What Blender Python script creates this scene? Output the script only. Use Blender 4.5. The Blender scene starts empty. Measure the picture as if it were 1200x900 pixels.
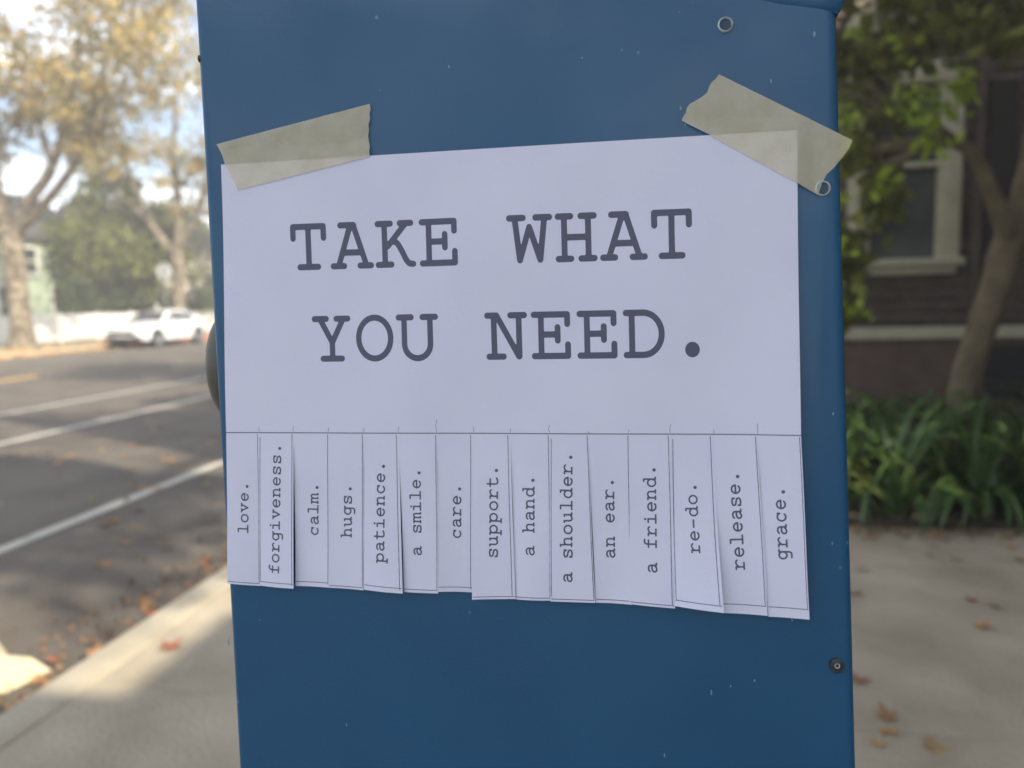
import bpy, bmesh, math, random
import numpy as np
from mathutils import Vector, Matrix
random.seed(7); rng = np.random.default_rng(7)
S = bpy.context.scene
C = S.collection
R = math.radians

# ------------------------------------------------------------------ camera
def axes(yaw, pitch, roll):
    y, p, r = R(yaw), R(pitch), R(roll)
    f = Vector((-math.sin(y)*math.cos(p), math.cos(y)*math.cos(p), math.sin(p)))
    rt = Vector((math.cos(y), math.sin(y), 0)); up = rt.cross(f)
    return rt*math.cos(r)+up*math.sin(r), -rt*math.sin(r)+up*math.cos(r), f
cam = bpy.data.cameras.new('camera'); co = bpy.data.objects.new('camera', cam); C.objects.link(co)
rt, up, fw = axes(8.8, -6.0, -1.2)
M = Matrix((rt, up, -fw)).transposed().to_4x4(); M.translation = Vector((0, 0, 1.4)); co.matrix_world = M
cam.sensor_width = 36; cam.lens = 27; cam.clip_start = .02; cam.clip_end = 1500
cam.dof.use_dof = True; cam.dof.focus_distance = .37; cam.dof.aperture_fstop = 6.6
S.camera = co

# ------------------------------------------------------------------ world, sun, exposure
SUN = Vector((.84, -.54, .70)).normalized()
w = bpy.data.worlds.new('World'); S.world = w; w.use_nodes = True
nt = w.node_tree; N = nt.nodes; L = nt.links
bg = N['Background']; sky = N.new('ShaderNodeTexSky'); sky.sky_type = 'NISHITA'; sky.sun_disc = False
sky.sun_elevation = math.asin(SUN.z); sky.sun_rotation = math.atan2(SUN.x, SUN.y)
sky.air_density = 1.0; sky.dust_density = 1.2; sky.ozone_density = 1.2
tc = N.new('ShaderNodeTexCoord'); mp = N.new('ShaderNodeMapping'); mp.inputs['Scale'].default_value = (1, 1, 2.6)
nz = N.new('ShaderNodeTexNoise'); nz.inputs['Scale'].default_value = 3.2; nz.inputs['Detail'].default_value = 8; nz.inputs['Roughness'].default_value = .6
cr = N.new('ShaderNodeValToRGB'); cr.color_ramp.elements[0].position = .49; cr.color_ramp.elements[1].position = .65
mx = N.new('ShaderNodeMix'); mx.data_type = 'RGBA'; mx.inputs[7].default_value = (12.2, 12.2, 12.4, 1)
L.new(tc.outputs['Generated'], mp.inputs[0]); L.new(mp.outputs[0], nz.inputs['Vector']); L.new(nz.outputs['Fac'], cr.inputs[0])
L.new(cr.outputs[0], mx.inputs[0]); L.new(sky.outputs[0], mx.inputs[6]); L.new(mx.outputs[2], bg.inputs[0])
bg.inputs[1].default_value = .125
sl = bpy.data.lights.new('sun', 'SUN'); sl.energy = 4.6; sl.angle = R(.7); sl.color = (1, .90, .74)
so = bpy.data.objects.new('sun', sl); C.objects.link(so); so.rotation_euler = SUN.to_track_quat('Z', 'Y').to_euler(); so.location = (10, -10, 20)
S.view_settings.view_transform = 'Standard'; S.view_settings.look = 'None'; S.view_settings.gamma = 1
S.view_settings.exposure = 1.2
S.cycles.use_denoising = True; S.cycles.max_bounces = 8; S.cycles.transparent_max_bounces = 16
S.cycles.caustics_reflective = False; S.cycles.caustics_refractive = False

# ------------------------------------------------------------------ helpers
def mat(name, col, rough=.8, metal=0, coat=0, col2=None, scale=5., bump=0., bscale=None, detail=6, lo=.35, hi=.65, transl=0, alpha=1, sheen=0, island=None, coord='Object', spec=None):
    m = bpy.data.materials.new(name); m.use_nodes = True; t = m.node_tree; n = t.nodes; b = n['Principled BSDF']
    b.inputs['Roughness'].default_value = rough; b.inputs['Metallic'].default_value = metal; b.inputs['Coat Weight'].default_value = coat
    if spec is not None: b.inputs['Specular IOR Level'].default_value = spec
    b.inputs['Base Color'].default_value = (*col, 1)
    src = None
    tcn = n.new('ShaderNodeTexCoord')
    if col2 is not None:
        z = n.new('ShaderNodeTexNoise'); z.inputs['Scale'].default_value = scale; z.inputs['Detail'].default_value = detail
        t.links.new(tcn.outputs[coord], z.inputs['Vector'])
        r = n.new('ShaderNodeValToRGB'); r.color_ramp.elements[0].position = lo; r.color_ramp.elements[1].position = hi
        r.color_ramp.elements[0].color = (*col, 1); r.color_ramp.elements[1].color = (*col2, 1)
        t.links.new(z.outputs['Fac'], r.inputs[0]); src = r.outputs[0]
    if island:
        g = n.new('ShaderNodeNewGeometry'); r = n.new('ShaderNodeValToRGB'); e = r.color_ramp.elements
        while len(e) < len(island): e.new(.5)
        for i, c in enumerate(island): e[i].position = i/(len(island)-1); e[i].color = (*c, 1)
        t.links.new(g.outputs['Random Per Island'], r.inputs[0]); src = r.outputs[0]
    if src: t.links.new(src, b.inputs['Base Color'])
    if bump:
        z = n.new('ShaderNodeTexNoise'); z.inputs['Scale'].default_value = bscale or scale*6; z.inputs['Detail'].default_value = 8
        t.links.new(tcn.outputs[coord], z.inputs['Vector'])
        bp = n.new('ShaderNodeBump'); bp.inputs['Strength'].default_value = min(1, bump); bp.inputs['Distance'].default_value = .02 if bump <= 1 else bump*.02
        t.links.new(z.outputs['Fac'], bp.inputs['Height']); t.links.new(bp.outputs[0], b.inputs['Normal'])
    out = n['Material Output']; sh = b.outputs[0]
    if transl:
        tr = n.new('ShaderNodeBsdfTranslucent'); mxs = n.new('ShaderNodeMixShader'); mxs.inputs[0].default_value = transl
        if src: t.links.new(src, tr.inputs[0])
        else: tr.inputs[0].default_value = (*col, 1)
        t.links.new(sh, mxs.inputs[1]); t.links.new(tr.outputs[0], mxs.inputs[2]); sh = mxs.outputs[0]
    if alpha < 1:
        tp = n.new('ShaderNodeBsdfTransparent'); mxs = n.new('ShaderNodeMixShader'); mxs.inputs[0].default_value = alpha
        t.links.new(tp.outputs[0], mxs.inputs[1]); t.links.new(sh, mxs.inputs[2]); sh = mxs.outputs[0]
    t.links.new(sh, out.inputs['Surface'])
    return m

def tag(o, label=None, cat=None, group=None, kind=None):
    if label: o['label'] = label
    if cat: o['category'] = cat
    if group: o['group'] = group
    if kind: o['kind'] = kind
    return o
def link(name, me, m=None, parent=None, smooth=False):
    o = bpy.data.objects.new(name, me); C.objects.link(o)
    if m is not None and not me.materials: me.materials.append(m)
    if parent is not None: o.parent = parent
    if smooth: me.polygons.foreach_set('use_smooth', [True]*len(me.polygons))
    return o
def empty(name, loc=(0, 0, 0), rz=0):
    o = bpy.data.objects.new(name, None); C.objects.link(o); o.location = loc; o.rotation_euler = (0, 0, rz); o.empty_display_size = .1
    return o
class MB:
    """collects shapes; build() links them as ONE mesh object"""
    def __init__(s): s.v = []; s.f = []
    def add(s, v, f):
        k = len(s.v); s.v += [tuple(p) for p in v]; s.f += [tuple(i+k for i in q) for q in f]; return s
    def box(s, x0, x1, y0, y1, z0, z1, b=0):
        bm = bmesh.new(); bmesh.ops.create_cube(bm, size=1)
        for v in bm.verts: v.co = Vector((x0+(v.co.x+.5)*(x1-x0), y0+(v.co.y+.5)*(y1-y0), z0+(v.co.z+.5)*(z1-z0)))
        if b: bmesh.ops.bevel(bm, geom=bm.edges[:], offset=b, segments=2, affect='EDGES', profile=.5)
        bm.verts.index_update(); s.add([v.co for v in bm.verts], [[v.index for v in f.verts] for f in bm.faces]); bm.free(); return s
    def tube(s, pts, rad, n=8, cap=True, wob=0):
        pts = [Vector(p) for p in pts]; ring = []
        k0 = len(s.v); ref = Vector((.31, .17, 1)).normalized()
        for i, p in enumerate(pts):
            d = (pts[min(i+1, len(pts)-1)]-pts[max(i-1, 0)]).normalized()
            if abs(d.dot(ref)) > .95: ref = Vector((1, .2, .1)).normalized()
            a = d.cross(ref).normalized(); b = d.cross(a)
            for j in range(n):
                t = 2*math.pi*j/n; r = rad[i]*(1+wob*random.uniform(-1, 1))
                s.v.append(tuple(p+a*math.cos(t)*r+b*math.sin(t)*r))
        for i in range(len(pts)-1):
            for j in range(n):
                s.f.append((k0+i*n+j, k0+i*n+(j+1) % n, k0+(i+1)*n+(j+1) % n, k0+(i+1)*n+j))
        if cap: s.f.append(tuple(k0+j for j in range(n))[::-1]); s.f.append(tuple(k0+(len(pts)-1)*n+j for j in range(n)))
        return s
    def lathe(s, prof, o, ax, n=24):
        """prof: list of (radius, height along ax) from origin o"""
        o = Vector(o); ax = Vector(ax).normalized(); a = ax.orthogonal().normalized(); b = ax.cross(a); k0 = len(s.v)
        for r, h in prof:
            for j in range(n):
                t = 2*math.pi*j/n; s.v.append(tuple(o+ax*h+(a*math.cos(t)+b*math.sin(t))*r))
        for i in range(len(prof)-1):
            for j in range(n): s.f.append((k0+i*n+j, k0+i*n+(j+1) % n, k0+(i+1)*n+(j+1) % n, k0+(i+1)*n+j))
        return s
    def prism(s, outline, y0, y1, ax='y'):
        n = len(outline); k = len(s.v)
        for yy in (y0, y1):
            for (a, b) in outline: s.v.append({'y': (a, yy, b), 'x': (yy, a, b), 'z': (a, b, yy)}[ax])
        s.f.append(tuple(range(k, k+n))); s.f.append(tuple(range(k+2*n-1, k+n-1, -1)))
        for i in range(n): s.f.append((k+i, k+(i+1) % n, k+n+(i+1) % n, k+n+i))
        return s
    def mesh(s, name):
        me = bpy.data.meshes.new(name); me.from_pydata(s.v, [], s.f); me.update()
        bm = bmesh.new(); bm.from_mesh(me); bmesh.ops.recalc_face_normals(bm, faces=bm.faces[:]); bm.to_mesh(me); bm.free()
        return me
    def build(s, name, m, parent=None, smooth=False):
        me = s.mesh(name); o = link(name, me, m, parent)
        if smooth:
            me.polygons.foreach_set('use_smooth', [True]*len(me.polygons))
            try: me.set_sharp_from_angle(angle=R(40))
            except Exception: pass
        return o
def catmull(pts, k=5):
    if len(pts) < 3: return [tuple(p) for p in pts]
    P = [np.array(p, float) for p in pts]; P = [2*P[0]-P[1]]+P+[2*P[-1]-P[-2]]; out = []
    for i in range(1, len(P)-2):
        for j in range(k):
            t = j/k; a, b, c, d = P[i-1:i+3]
            out.append(tuple(.5*(2*b+(c-a)*t+(2*a-5*b+4*c-d)*t*t+(3*b-a-3*c+d)*t**3)))
    out.append(tuple(P[-2])); return out

# ------------------------------------------------------------------ materials
m_asph = mat('asphalt', (.095, .080, .064), .85, col2=(.145, .124, .100), scale=1.3, bump=.5, bscale=90, detail=10)
m_conc = mat('concrete', (.31, .262, .19), .9, col2=(.50, .43, .325), scale=2.4, bump=.5, bscale=60, detail=12, lo=.3, hi=.7)
m_conc2 = mat('kerb_concrete', (.37, .325, .24), .9, col2=(.50, .44, .335), scale=3, bump=.35, bscale=50)
m_joint = mat('joint_soil', (.17, .15, .12), .95)
m_line = mat('white_paint_line', (.50, .475, .41), .7, col2=(.27, .255, .23), scale=9, lo=.56, hi=.74, detail=8)
m_yel = mat('yellow_paint_line', (.74, .44, .08), .7)
m_redk = mat('red_kerb_paint', (.55, .06, .04), .7)
m_soil = mat('soil', (.035, .028, .02), .95, col2=(.07, .055, .04), scale=8, bump=.8, bscale=30)
m_grass = mat('verge_grass', (.14, .13, .05), .95, col2=(.28, .24, .12), scale=1.5, bump=.8, bscale=30)
m_land = mat('far_ground', (.11, .11, .07), .95, col2=(.16, .15, .1), scale=.3)
m_bark = mat('plane_bark', (.10, .08, .055), .95, col2=(.30, .25, .18), scale=5, bump=.7, bscale=12, lo=.42, hi=.62)
m_bark2 = mat('smooth_bark', (.115, .085, .05), .9, col2=(.20, .155, .095), scale=6, bump=.6, bscale=25)
m_bark3 = mat('dark_bark', (.05, .042, .03), .95, col2=(.10, .085, .06), scale=6, bump=.7, bscale=20)
m_fol_y = mat('autumn_foliage', (.2, .2, .1), .6, island=[(.20, .18, .05), (.46, .34, .10), (.30, .26, .07), (.54, .38, .14), (.36, .24, .11), (.26, .25, .08), (.50, .41, .16)], transl=.4)
m_fol_g = mat('green_foliage', (.1, .2, .1), .55, island=[(.10, .13, .02), (.20, .22, .035), (.06, .08, .015), (.26, .26, .045), (.14, .155, .025)], transl=.25)
m_fol_d = mat('dark_foliage', (.05, .1, .04), .5, island=[(.045, .065, .02), (.07, .10, .028), (.10, .13, .032), (.055, .075, .022)], transl=.25)
m_fol_b = mat('painted_sun_foliage', (.05, .1, .04), .5, island=[(.30, .42, .03), (.42, .55, .05), (.22, .34, .03)], transl=.45)  # sunlight on the leaves is put into this brighter colour
m_blade = mat('strap_leaf_green', (.045, .095, .022), .45, col2=(.085, .145, .038), scale=9, transl=.12)
m_blade2 = mat('strap_leaf_yellowed', (.17, .19, .045), .5, col2=(.08, .12, .03), scale=9, transl=.12)
m_wood = mat('brown_shingle', (.075, .054, .042), .85, col2=(.115, .084, .064), scale=7, bump=.5, bscale=30)
m_base = mat('foundation_paint', (.12, .075, .055), .9, col2=(.17, .11, .085), scale=4, bump=.3)
m_trim = mat('cream_trim', (.50, .46, .32), .6, col2=(.60, .55, .39), scale=6)
m_glass = mat('window_glass', (.025, .03, .028), .08, col2=(.10, .115, .105), scale=1.6, spec=.8)
m_dark = mat('dark_opening', (.025, .022, .02), .9)
m_stucco = mat('beige_stucco', (.42, .37, .30), .9, col2=(.5, .45, .37), scale=3, bump=.3)
m_roof = mat('roof_felt', (.08, .075, .07), .9)
m_green_h = mat('pale_green_siding', (.37, .45, .33), .8, col2=(.43, .51, .39), scale=2)
m_white = mat('white_paint', (.78, .77, .73), .6)
m_carp = mat('white_car_paint', (.75, .75, .74), .25, coat=.8)
m_tyre = mat('tyre_rubber', (.02, .02, .02), .8); m_rim = mat('alloy_rim', (.45, .45, .46), .35, metal=.8)
m_cglass = mat('car_glass', (.03, .035, .04), .06, spec=.8); m_blackp = mat('black_plastic', (.02, .02, .022), .5)
m_lamp = mat('headlamp_lens', (.55, .57, .6), .12, coat=.5); m_redl = mat('tail_lamp', (.5, .02, .015), .2, coat=.5)
m_alu = mat('sign_aluminium', (.55, .56, .56), .45, metal=.3, col2=(.62, .63, .62), scale=6); m_steel = mat('galvanised_steel', (.32, .32, .31), .5, metal=.6)
m_leafs = [mat('dry_leaf_orange', (.42, .20, .07), .7, col2=(.50, .29, .11), scale=30, transl=.15), mat('dry_leaf_brown', (.26, .13, .06), .75, col2=(.34, .19, .09), scale=30, transl=.1),
           mat('dry_leaf_tan', (.48, .33, .16), .75, col2=(.38, .24, .11), scale=30, transl=.15), mat('dry_leaf_red', (.36, .12, .06), .75, col2=(.28, .11, .06), scale=30, transl=.1)]
m_litter = mat('leaf_litter', (.3, .2, .1), .8, island=[(.14, .09, .06), (.28, .15, .07), (.09, .065, .045), (.34, .22, .11), (.13, .085, .055)], transl=.1)
# near objects
m_blue = mat('blue_enamel', (.003, .074, .178), .42, col2=(.004, .082, .19), scale=14, bump=.05, bscale=900, coat=.14, spec=.5)
def add_specks(m):
    """dust specks and fine scratches in the paint"""
    t = m.node_tree; n = t.nodes; b = n['Principled BSDF']; old = b.inputs['Base Color'].links[0].from_socket
    tcn = n.new('ShaderNodeTexCoord'); vo = n.new('ShaderNodeTexVoronoi'); vo.inputs['Scale'].default_value = 46
    r = n.new('ShaderNodeValToRGB'); r.color_ramp.elements[0].position = .030; r.color_ramp.elements[0].color = (1, 1, 1, 1); r.color_ramp.elements[1].position = .055; r.color_ramp.elements[1].color = (0, 0, 0, 1)
    nzz = n.new('ShaderNodeTexNoise'); nzz.inputs['Scale'].default_value = 9; r2 = n.new('ShaderNodeValToRGB'); r2.color_ramp.elements[0].position = .50; r2.color_ramp.elements[1].position = .56
    mu = n.new('ShaderNodeMath'); mu.operation = 'MULTIPLY'; mx = n.new('ShaderNodeMix'); mx.data_type = 'RGBA'; mx.inputs[7].default_value = (.12, .22, .32, 1)
    mu2 = n.new('ShaderNodeMath'); mu2.operation = 'MULTIPLY'; mu2.inputs[1].default_value = .7
    # uneven sheen: smears, and fine vertical rub marks
    mpn = n.new('ShaderNodeMapping'); mpn.inputs['Scale'].default_value = (5, 4, 4); sm_ = n.new('ShaderNodeTexNoise'); sm_.inputs['Scale'].default_value = 3; sm_.inputs['Detail'].default_value = 9
    t.links.new(tcn.outputs['Object'], mpn.inputs[0]); t.links.new(mpn.outputs[0], sm_.inputs['Vector'])
    mr = n.new('ShaderNodeMapRange'); mr.inputs['From Min'].default_value = .3; mr.inputs['From Max'].default_value = .7; mr.inputs['To Min'].default_value = .38; mr.inputs['To Max'].default_value = .50
    t.links.new(sm_.outputs['Fac'], mr.inputs['Value']); t.links.new(mr.outputs[0], b.inputs['Roughness'])
    for z in (vo, nzz): t.links.new(tcn.outputs['Object'], z.inputs['Vector'])
    t.links.new(vo.outputs['Distance'], r.inputs[0]); t.links.new(nzz.outputs['Fac'], r2.inputs[0])
    t.links.new(r.outputs[0], mu.inputs[0]); t.links.new(r2.outputs[0], mu.inputs[1]); t.links.new(mu.outputs[0], mu2.inputs[0])
    t.links.new(mu2.outputs[0], mx.inputs[0]); t.links.new(old, mx.inputs[6]); t.links.new(mx.outputs[2], b.inputs['Base Color'])
add_specks(m_blue)
m_paper = mat('copy_paper', (.76, .77, .95), .75, col2=(.79, .80, .975), scale=22, bump=.04, bscale=400, transl=.06)
m_ink = mat('toner_print', (.095, .10, .16), .6)
m_inkl = mat('thin_print_line', (.17, .17, .25), .7)
m_tape = mat('masking_tape', (.77, .70, .48), .7, col2=(.87, .80, .60), scale=90, bump=.13, bscale=520, alpha=.60, transl=.1)
m_knob = mat('grey_lock_housing', (.075, .072, .06), .45, col2=(.10, .095, .08), scale=30)
m_chrome = mat('rivet_metal', (.52, .60, .62), .35, metal=.35, bump=.1, bscale=900); m_rdark = mat('rivet_core', (.02, .06, .11), .5)
m_rust = mat('weathered_screw', (.03, .038, .05), .55, metal=.3, col2=(.07, .075, .08), scale=300)

# ------------------------------------------------------------------ the setting
PZ = .12                      # pavement level, road at 0
KX = -2.0                     # near kerb
def sheet(name, x0, x1, y0, y1, z, m, t=.0):
    mb = MB()
    if t: mb.box(x0, x1, y0, y1, z-t, z)
    else: mb.add([(x0, y0, z), (x1, y0, z), (x1, y1, z), (x0, y1, z)], [(0, 1, 2, 3)])
    return mb.build(name, m)
tag(sheet('ground', -900, 900, -900, 900, -.05, m_land), 'wide flat ground reaching the horizon', kind='structure')
tag(sheet('road', -19.6, KX+.01, -60, 400, 0, m_asph, .03), 'wide grey asphalt street with painted lines and leaves', kind='structure')
def stripe(x, wd, m, label, y0=-20, y1=90, ang=0):
    mb = MB(); n = 40
    for i in range(n):
        a = y0+(y1-y0)*i/n; b = y0+(y1-y0)*(i+1)/n
        mb.add([(x-wd/2, a, .004), (x+wd/2, a, .004), (x+wd/2, b, .004), (x-wd/2, b, .004)], [(0, 1, 2, 3)])
    tag(mb.build('road_marking', m), label, kind='structure')
stripe(-3.71, .10, m_line, 'white parking lane line nearest the kerb')
stripe(-6.74, .13, m_line, 'second white line across the street')
stripe(-8.68, .13, m_line, 'third white line across the street')
stripe(-13.05, .20, m_yel, 'yellow centre line of the street', -20, 15.3)
stripe(-17.4, .12, m_line, 'white line beside the far parking lane')
# near pavement: kerb pieces, bedding and slabs
tag(sheet('pavement', KX+.005, 60, -30, 200, PZ-.014, m_joint, .2), 'bed of the near concrete pavement', kind='structure')
pav = bpy.data.objects['pavement']
kerb = empty('kerb', (KX, 0, 0)); tag(kerb, 'pale concrete kerb along the near pavement', kind='structure')
y = -6.0; i = 0
while y < 60:
    ln = 2.4
    mb = MB().box(-.01, .155, 0, ln-.008, -.05, PZ+.002+random.uniform(-.001, .001), .012)
    k = mb.build('kerb_stone', m_conc2, kerb, True); k.location = (0, y, 0); y += ln
me_slab = None
sx = [-1.84+2.40*i for i in range(4)]; sy = [-5.22+1.5*j for j in range(28)]
def slab_ok(x, y):
    if y < 4.1: return x < 3.6
    return x < -.4
me_slab = MB().box(0, 2.395, 0, 1.494, -.012, .0, .003).mesh('paving_slab'); me_slab.materials.append(m_conc)
for x in sx:
    for yy in sy:
        if slab_ok(x, yy):
            ys = yy
            o = link('paving_slab', me_slab, None, pav); o.location = (x, ys, PZ+random.uniform(-.002, .002))
# bed of strap leaves: soil
tag(sheet('planting_bed', 1.16, 9, 4.42, 9.0, PZ+.03, m_soil, .1), 'dark soil bed in front of the brown house', kind='structure')
# kerb island nose at the left, sunlit
mb = MB(); out = [(-2.26, 2.58), (-2.42, 2.60), (-2.62, 2.74), (-3.3, 3.25), (-4.2, 3.3), (-4.2, .2), (-2.7, .2), (-2.42, 1.8)]
top = [(-2.30, 2.53), (-2.44, 2.54), (-2.64, 2.66), (-3.3, 3.14), (-4.1, 3.2), (-4.1, .3), (-2.75, .3), (-2.46, 1.8)]
n = len(out)
mb.add([(a, b, .0) for a, b in out]+[(a, b, .075) for a, b in top], [tuple(range(n, 2*n))]+[(i, (i+1) % n, n+(i+1) % n, n+i) for i in range(n)])
m_isl = mat('island_concrete', (.60, .54, .36), .85, col2=(.68, .61, .42), scale=4, bump=.3, bscale=40)
tag(mb.build('traffic_island', m_isl), 'pale yellowish concrete island nose at the near kerb', kind='structure')
# far side: kerb, verge, path
fk = empty('kerb', (-19.6, 0, 0)); tag(fk, 'concrete kerb on the far side of the street, red past the car', kind='structure')
for y in range(-6, 90, 3):
    k = MB().box(-.18, .0, 0, 2.99, -.05, .135, .015).build('kerb_stone', m_redk if 27 <= y < 39 else m_conc2, fk, True); k.location = (0, y, 0)
    if 27 <= y < 39: k['label'] = 'red painted kerb stone'
tag(sheet('verge', -22.0, -19.78, -60, 300, .12, m_grass, .2), 'dry grass verge under the far street trees', kind='structure')
tag(sheet('path', -23.7, -22.0, -60, 300, .125, m_conc, .2), 'concrete path along the white fence', kind='structure')
tag(sheet('garden_lawn', -90, -23.7, -60, 300, .11, m_grass, .2), 'gardens behind the white fence', kind='structure')

# ------------------------------------------------------------------ trees
def leafmesh(name, P, size, m, flat=.0, droop=0):
    P = np.asarray(P); n = len(P); s = size*rng.uniform(.6, 1.3, n)
    d = rng.normal(size=(n, 3)); d /= np.linalg.norm(d, axis=1)[:, None]
    e = rng.normal(size=(n, 3)); e -= d*(e*d).sum(1)[:, None]; e /= np.linalg.norm(e, axis=1)[:, None]
    a = d*s[:, None]; b = e*(s*.62)[:, None]; nn = np.cross(d, e)*(s*.18)[:, None]
    V = np.stack([P-a, P+b+nn-a*.1, P+a, P-b+nn-a*.1], 1).reshape(-1, 3)
    me = bpy.data.meshes.new(name); me.vertices.add(4*n); me.vertices.foreach_set('co', V.ravel())
    me.loops.add(4*n); me.loops.foreach_set('vertex_index', np.arange(4*n)); me.polygons.add(n)
    me.polygons.foreach_set('loop_start', np.arange(n)*4); me.polygons.foreach_set('loop_total', np.full(n, 4)); me.update(calc_edges=True)
    me.materials.append(m); return me
def cloud(clusters, seed=0):
    out = []
    for (c, r, n) in clusters:
        r = np.array(r if hasattr(r, '__len__') else (r, r, r*.8)); c = np.array(c)
        k = max(3, int(n/90)); sub = rng.normal(size=(k, 3)); sub /= np.linalg.norm(sub, axis=1)[:, None]
        sub *= rng.uniform(.25, 1, k)[:, None]**.6
        idx = rng.integers(0, k, n); sp = rng.uniform(.10, .26, k)
        out.append(c+(sub[idx]+rng.normal(size=(n, 3))*sp[idx][:, None])*r)
    return np.concatenate(out)
def limb_pts(a, b, k=6, sag=.12):
    a, b = Vector(a), Vector(b); d = (b-a).length; pts = []
    off = Vector((random.uniform(-1, 1), random.uniform(-1, 1), random.uniform(-.3, .6)))*d*sag
    for i in range(k):
        t = i/(k-1); p = a.lerp(b, t)+off*math.sin(t*math.pi)
        if 0 < i < k-1: p += Vector([random.uniform(-1, 1) for _ in range(3)])*d*.025
        pts.append(p)
    return pts
def tree(name, label, cat, base, trunk, limbs, clusters, leaf, mleaf, mbark, group=None, twigs=5, reject=None):
    """trunk: [(x,y,z,r)], limbs: list of such lists (all relative to base)"""
    t = empty(name, base); tag(t, label, cat, group)
    def rel(q): return [p[:3] for p in q], [p[3] for p in q]
    p, r = rel(trunk); p = catmull(p, 4); rr = np.interp(np.linspace(0, 1, len(p)), np.linspace(0, 1, len(r)), r)
    MB().tube(p, rr, 12, wob=.05).build('trunk', mbark, t, True)
    tips = []
    for q in limbs:
        p, r = rel(q); p = catmull(p, 4); rr = np.interp(np.linspace(0, 1, len(p)), np.linspace(0, 1, len(r)), r)
        MB().tube(p, rr, 9, wob=.05).build('limb', mbark, t, True); tips += [p[-1], p[len(p)//2]]
    tw = MB()
    if not tips: tips = [trunk[-1][:3]]
    for (c, r, n) in clusters:
        tip = min(tips, key=lambda q: (Vector(q)-Vector(c)).length)
        rad = r if not hasattr(r, '__len__') else min(r)
        pts = limb_pts(tip, c); tw.tube(pts, np.linspace(.055, .03, len(pts)), 6)
        for k in range(twigs):
            e = Vector(c)+Vector((random.uniform(-1, 1), random.uniform(-1, 1), random.uniform(-.7, .9)))*rad
            s0 = pts[random.randint(2, len(pts)-1)]; q = limb_pts(s0, e, 5); tw.tube(q, np.linspace(.028, .008, 5), 5)
    if tw.v: tw.build('branches', mbark, t)
    P = cloud(clusters)
    if reject is not None: P = P[~reject(P+np.array(base))]
    link('crown', leafmesh('crown', P, leaf, mleaf), None, t)
    return t
# big plane tree at the far kerb, far left
tree('street_tree', 'large plane tree with mottled trunk and forked limbs at far left kerb', 'tree', (-22.1, 25.2, .1),
     [(0, 0, 0, .50), (.05, 0, .6, .40), (0, 0, 2.2, .36), (-.05, 0, 3.6, .38), (-.1, 0, 4.2, .36)],
     [[(0, 0, 3.9, .27), (.5, .2, 5.2, .22), (1.4, .4, 6.4, .18), (2.2, .6, 8.6, .13), (2.9, .5, 11, .08)],
      [(-.1, 0, 3.9, .26), (-.5, 0, 6, .2), (-.4, .1, 8, .16), (-1.1, 0, 11, .1)],
      [(.3, 0, 4.3, .2), (1.7, -.3, 5.2, .16), (3.3, -.6, 6.6, .13), (4.6, -.7, 9.3, .08), (5.4, -.7, 11.5, .05)],
      [(-.2, 0, 4.0, .2), (-2, -.4, 6, .15), (-4, -.5, 8.5, .09)],
      [(1.5, .4, 6.6, .12), (1.3, 0, 8.5, .1), (.8, -.4, 11.5, .06)]],
     [((.5, 0, 11.0), 2.9, 1200), ((3.6, -.5, 9.5), 2.7, 1100), ((-2.2, 0, 9.6), 2.8, 1100), ((5.6, -1, 11.6), 2.6, 1000), ((2.6, 0, 13), 2.9, 1100), ((-1, 0, 14), 2.6, 800), ((4.4, -.8, 7.4), 1.6, 520), ((-4.5, -.5, 8), 2.0, 700), ((6.9, -1.2, 9.0), 2.0, 800), ((0, 0, 7.6), 1.6, 520), ((7.4, -1, 12.6), 2.0, 900), ((2.4, -.3, 8.0), 1.7, 520), ((-2.0, 0, 7.4), 1.7, 520), ((1.0, 0, 9.0), 1.8, 500)],
     .115, m_fol_y, m_bark, 'plane trees along the far kerb', 14)
tree('street_tree', 'pale trunked plane tree behind the parked white car, forked low', 'tree', (-22.6, 36.2, .1),
     [(0, 0, 0, .42), (0, 0, 1.5, .32), (.05, 0, 3.2, .31), (.05, 0, 4.2, .33)],
     [[(0, 0, 4.1, .26), (-.9, .1, 5.0, .22), (-1.6, .1, 6.3, .19), (-2.2, 0, 8, .13), (-3.1, 0, 11, .08)],
      [(0, 0, 4.1, .24), (.3, 0, 6, .2), (.1, .2, 9, .14), (.6, .2, 13, .07)],
      [(.1, 0, 4.2, .2), (1.5, -.2, 6.2, .17), (2.6, -.3, 9, .11), (4, -.4, 12, .06)],
      [(-1.2, .1, 5.6, .13), (-3, -.2, 7.4, .1), (-4.6, -.4, 9.5, .06)]],
     [((-3, 0, 12), 3.2, 1500), ((.5, 0, 14), 3.4, 1500), ((0, 0, 9.4), 2.4, 800), ((1.2, 0, 7.4), 1.7, 520), ((-3.8, 0, 10.4), 1.8, 520), ((4.6, -.3, 9), 1.8, 500), ((-5.5, 0, 13.5), 2.4, 1200), ((4, -.4, 12), 3.0, 1300), ((-5, -.4, 9.8), 2.2, 900), ((2.6, -.3, 8.6), 1.8, 600), ((-1.6, 0, 16.5), 3, 1100), ((3, 0, 6.5), 1.3, 330), ((-3.4, 0, 8.3), 1.5, 420)],
     .125, m_fol_y, m_bark, 'plane trees along the far kerb', 14)
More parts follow.
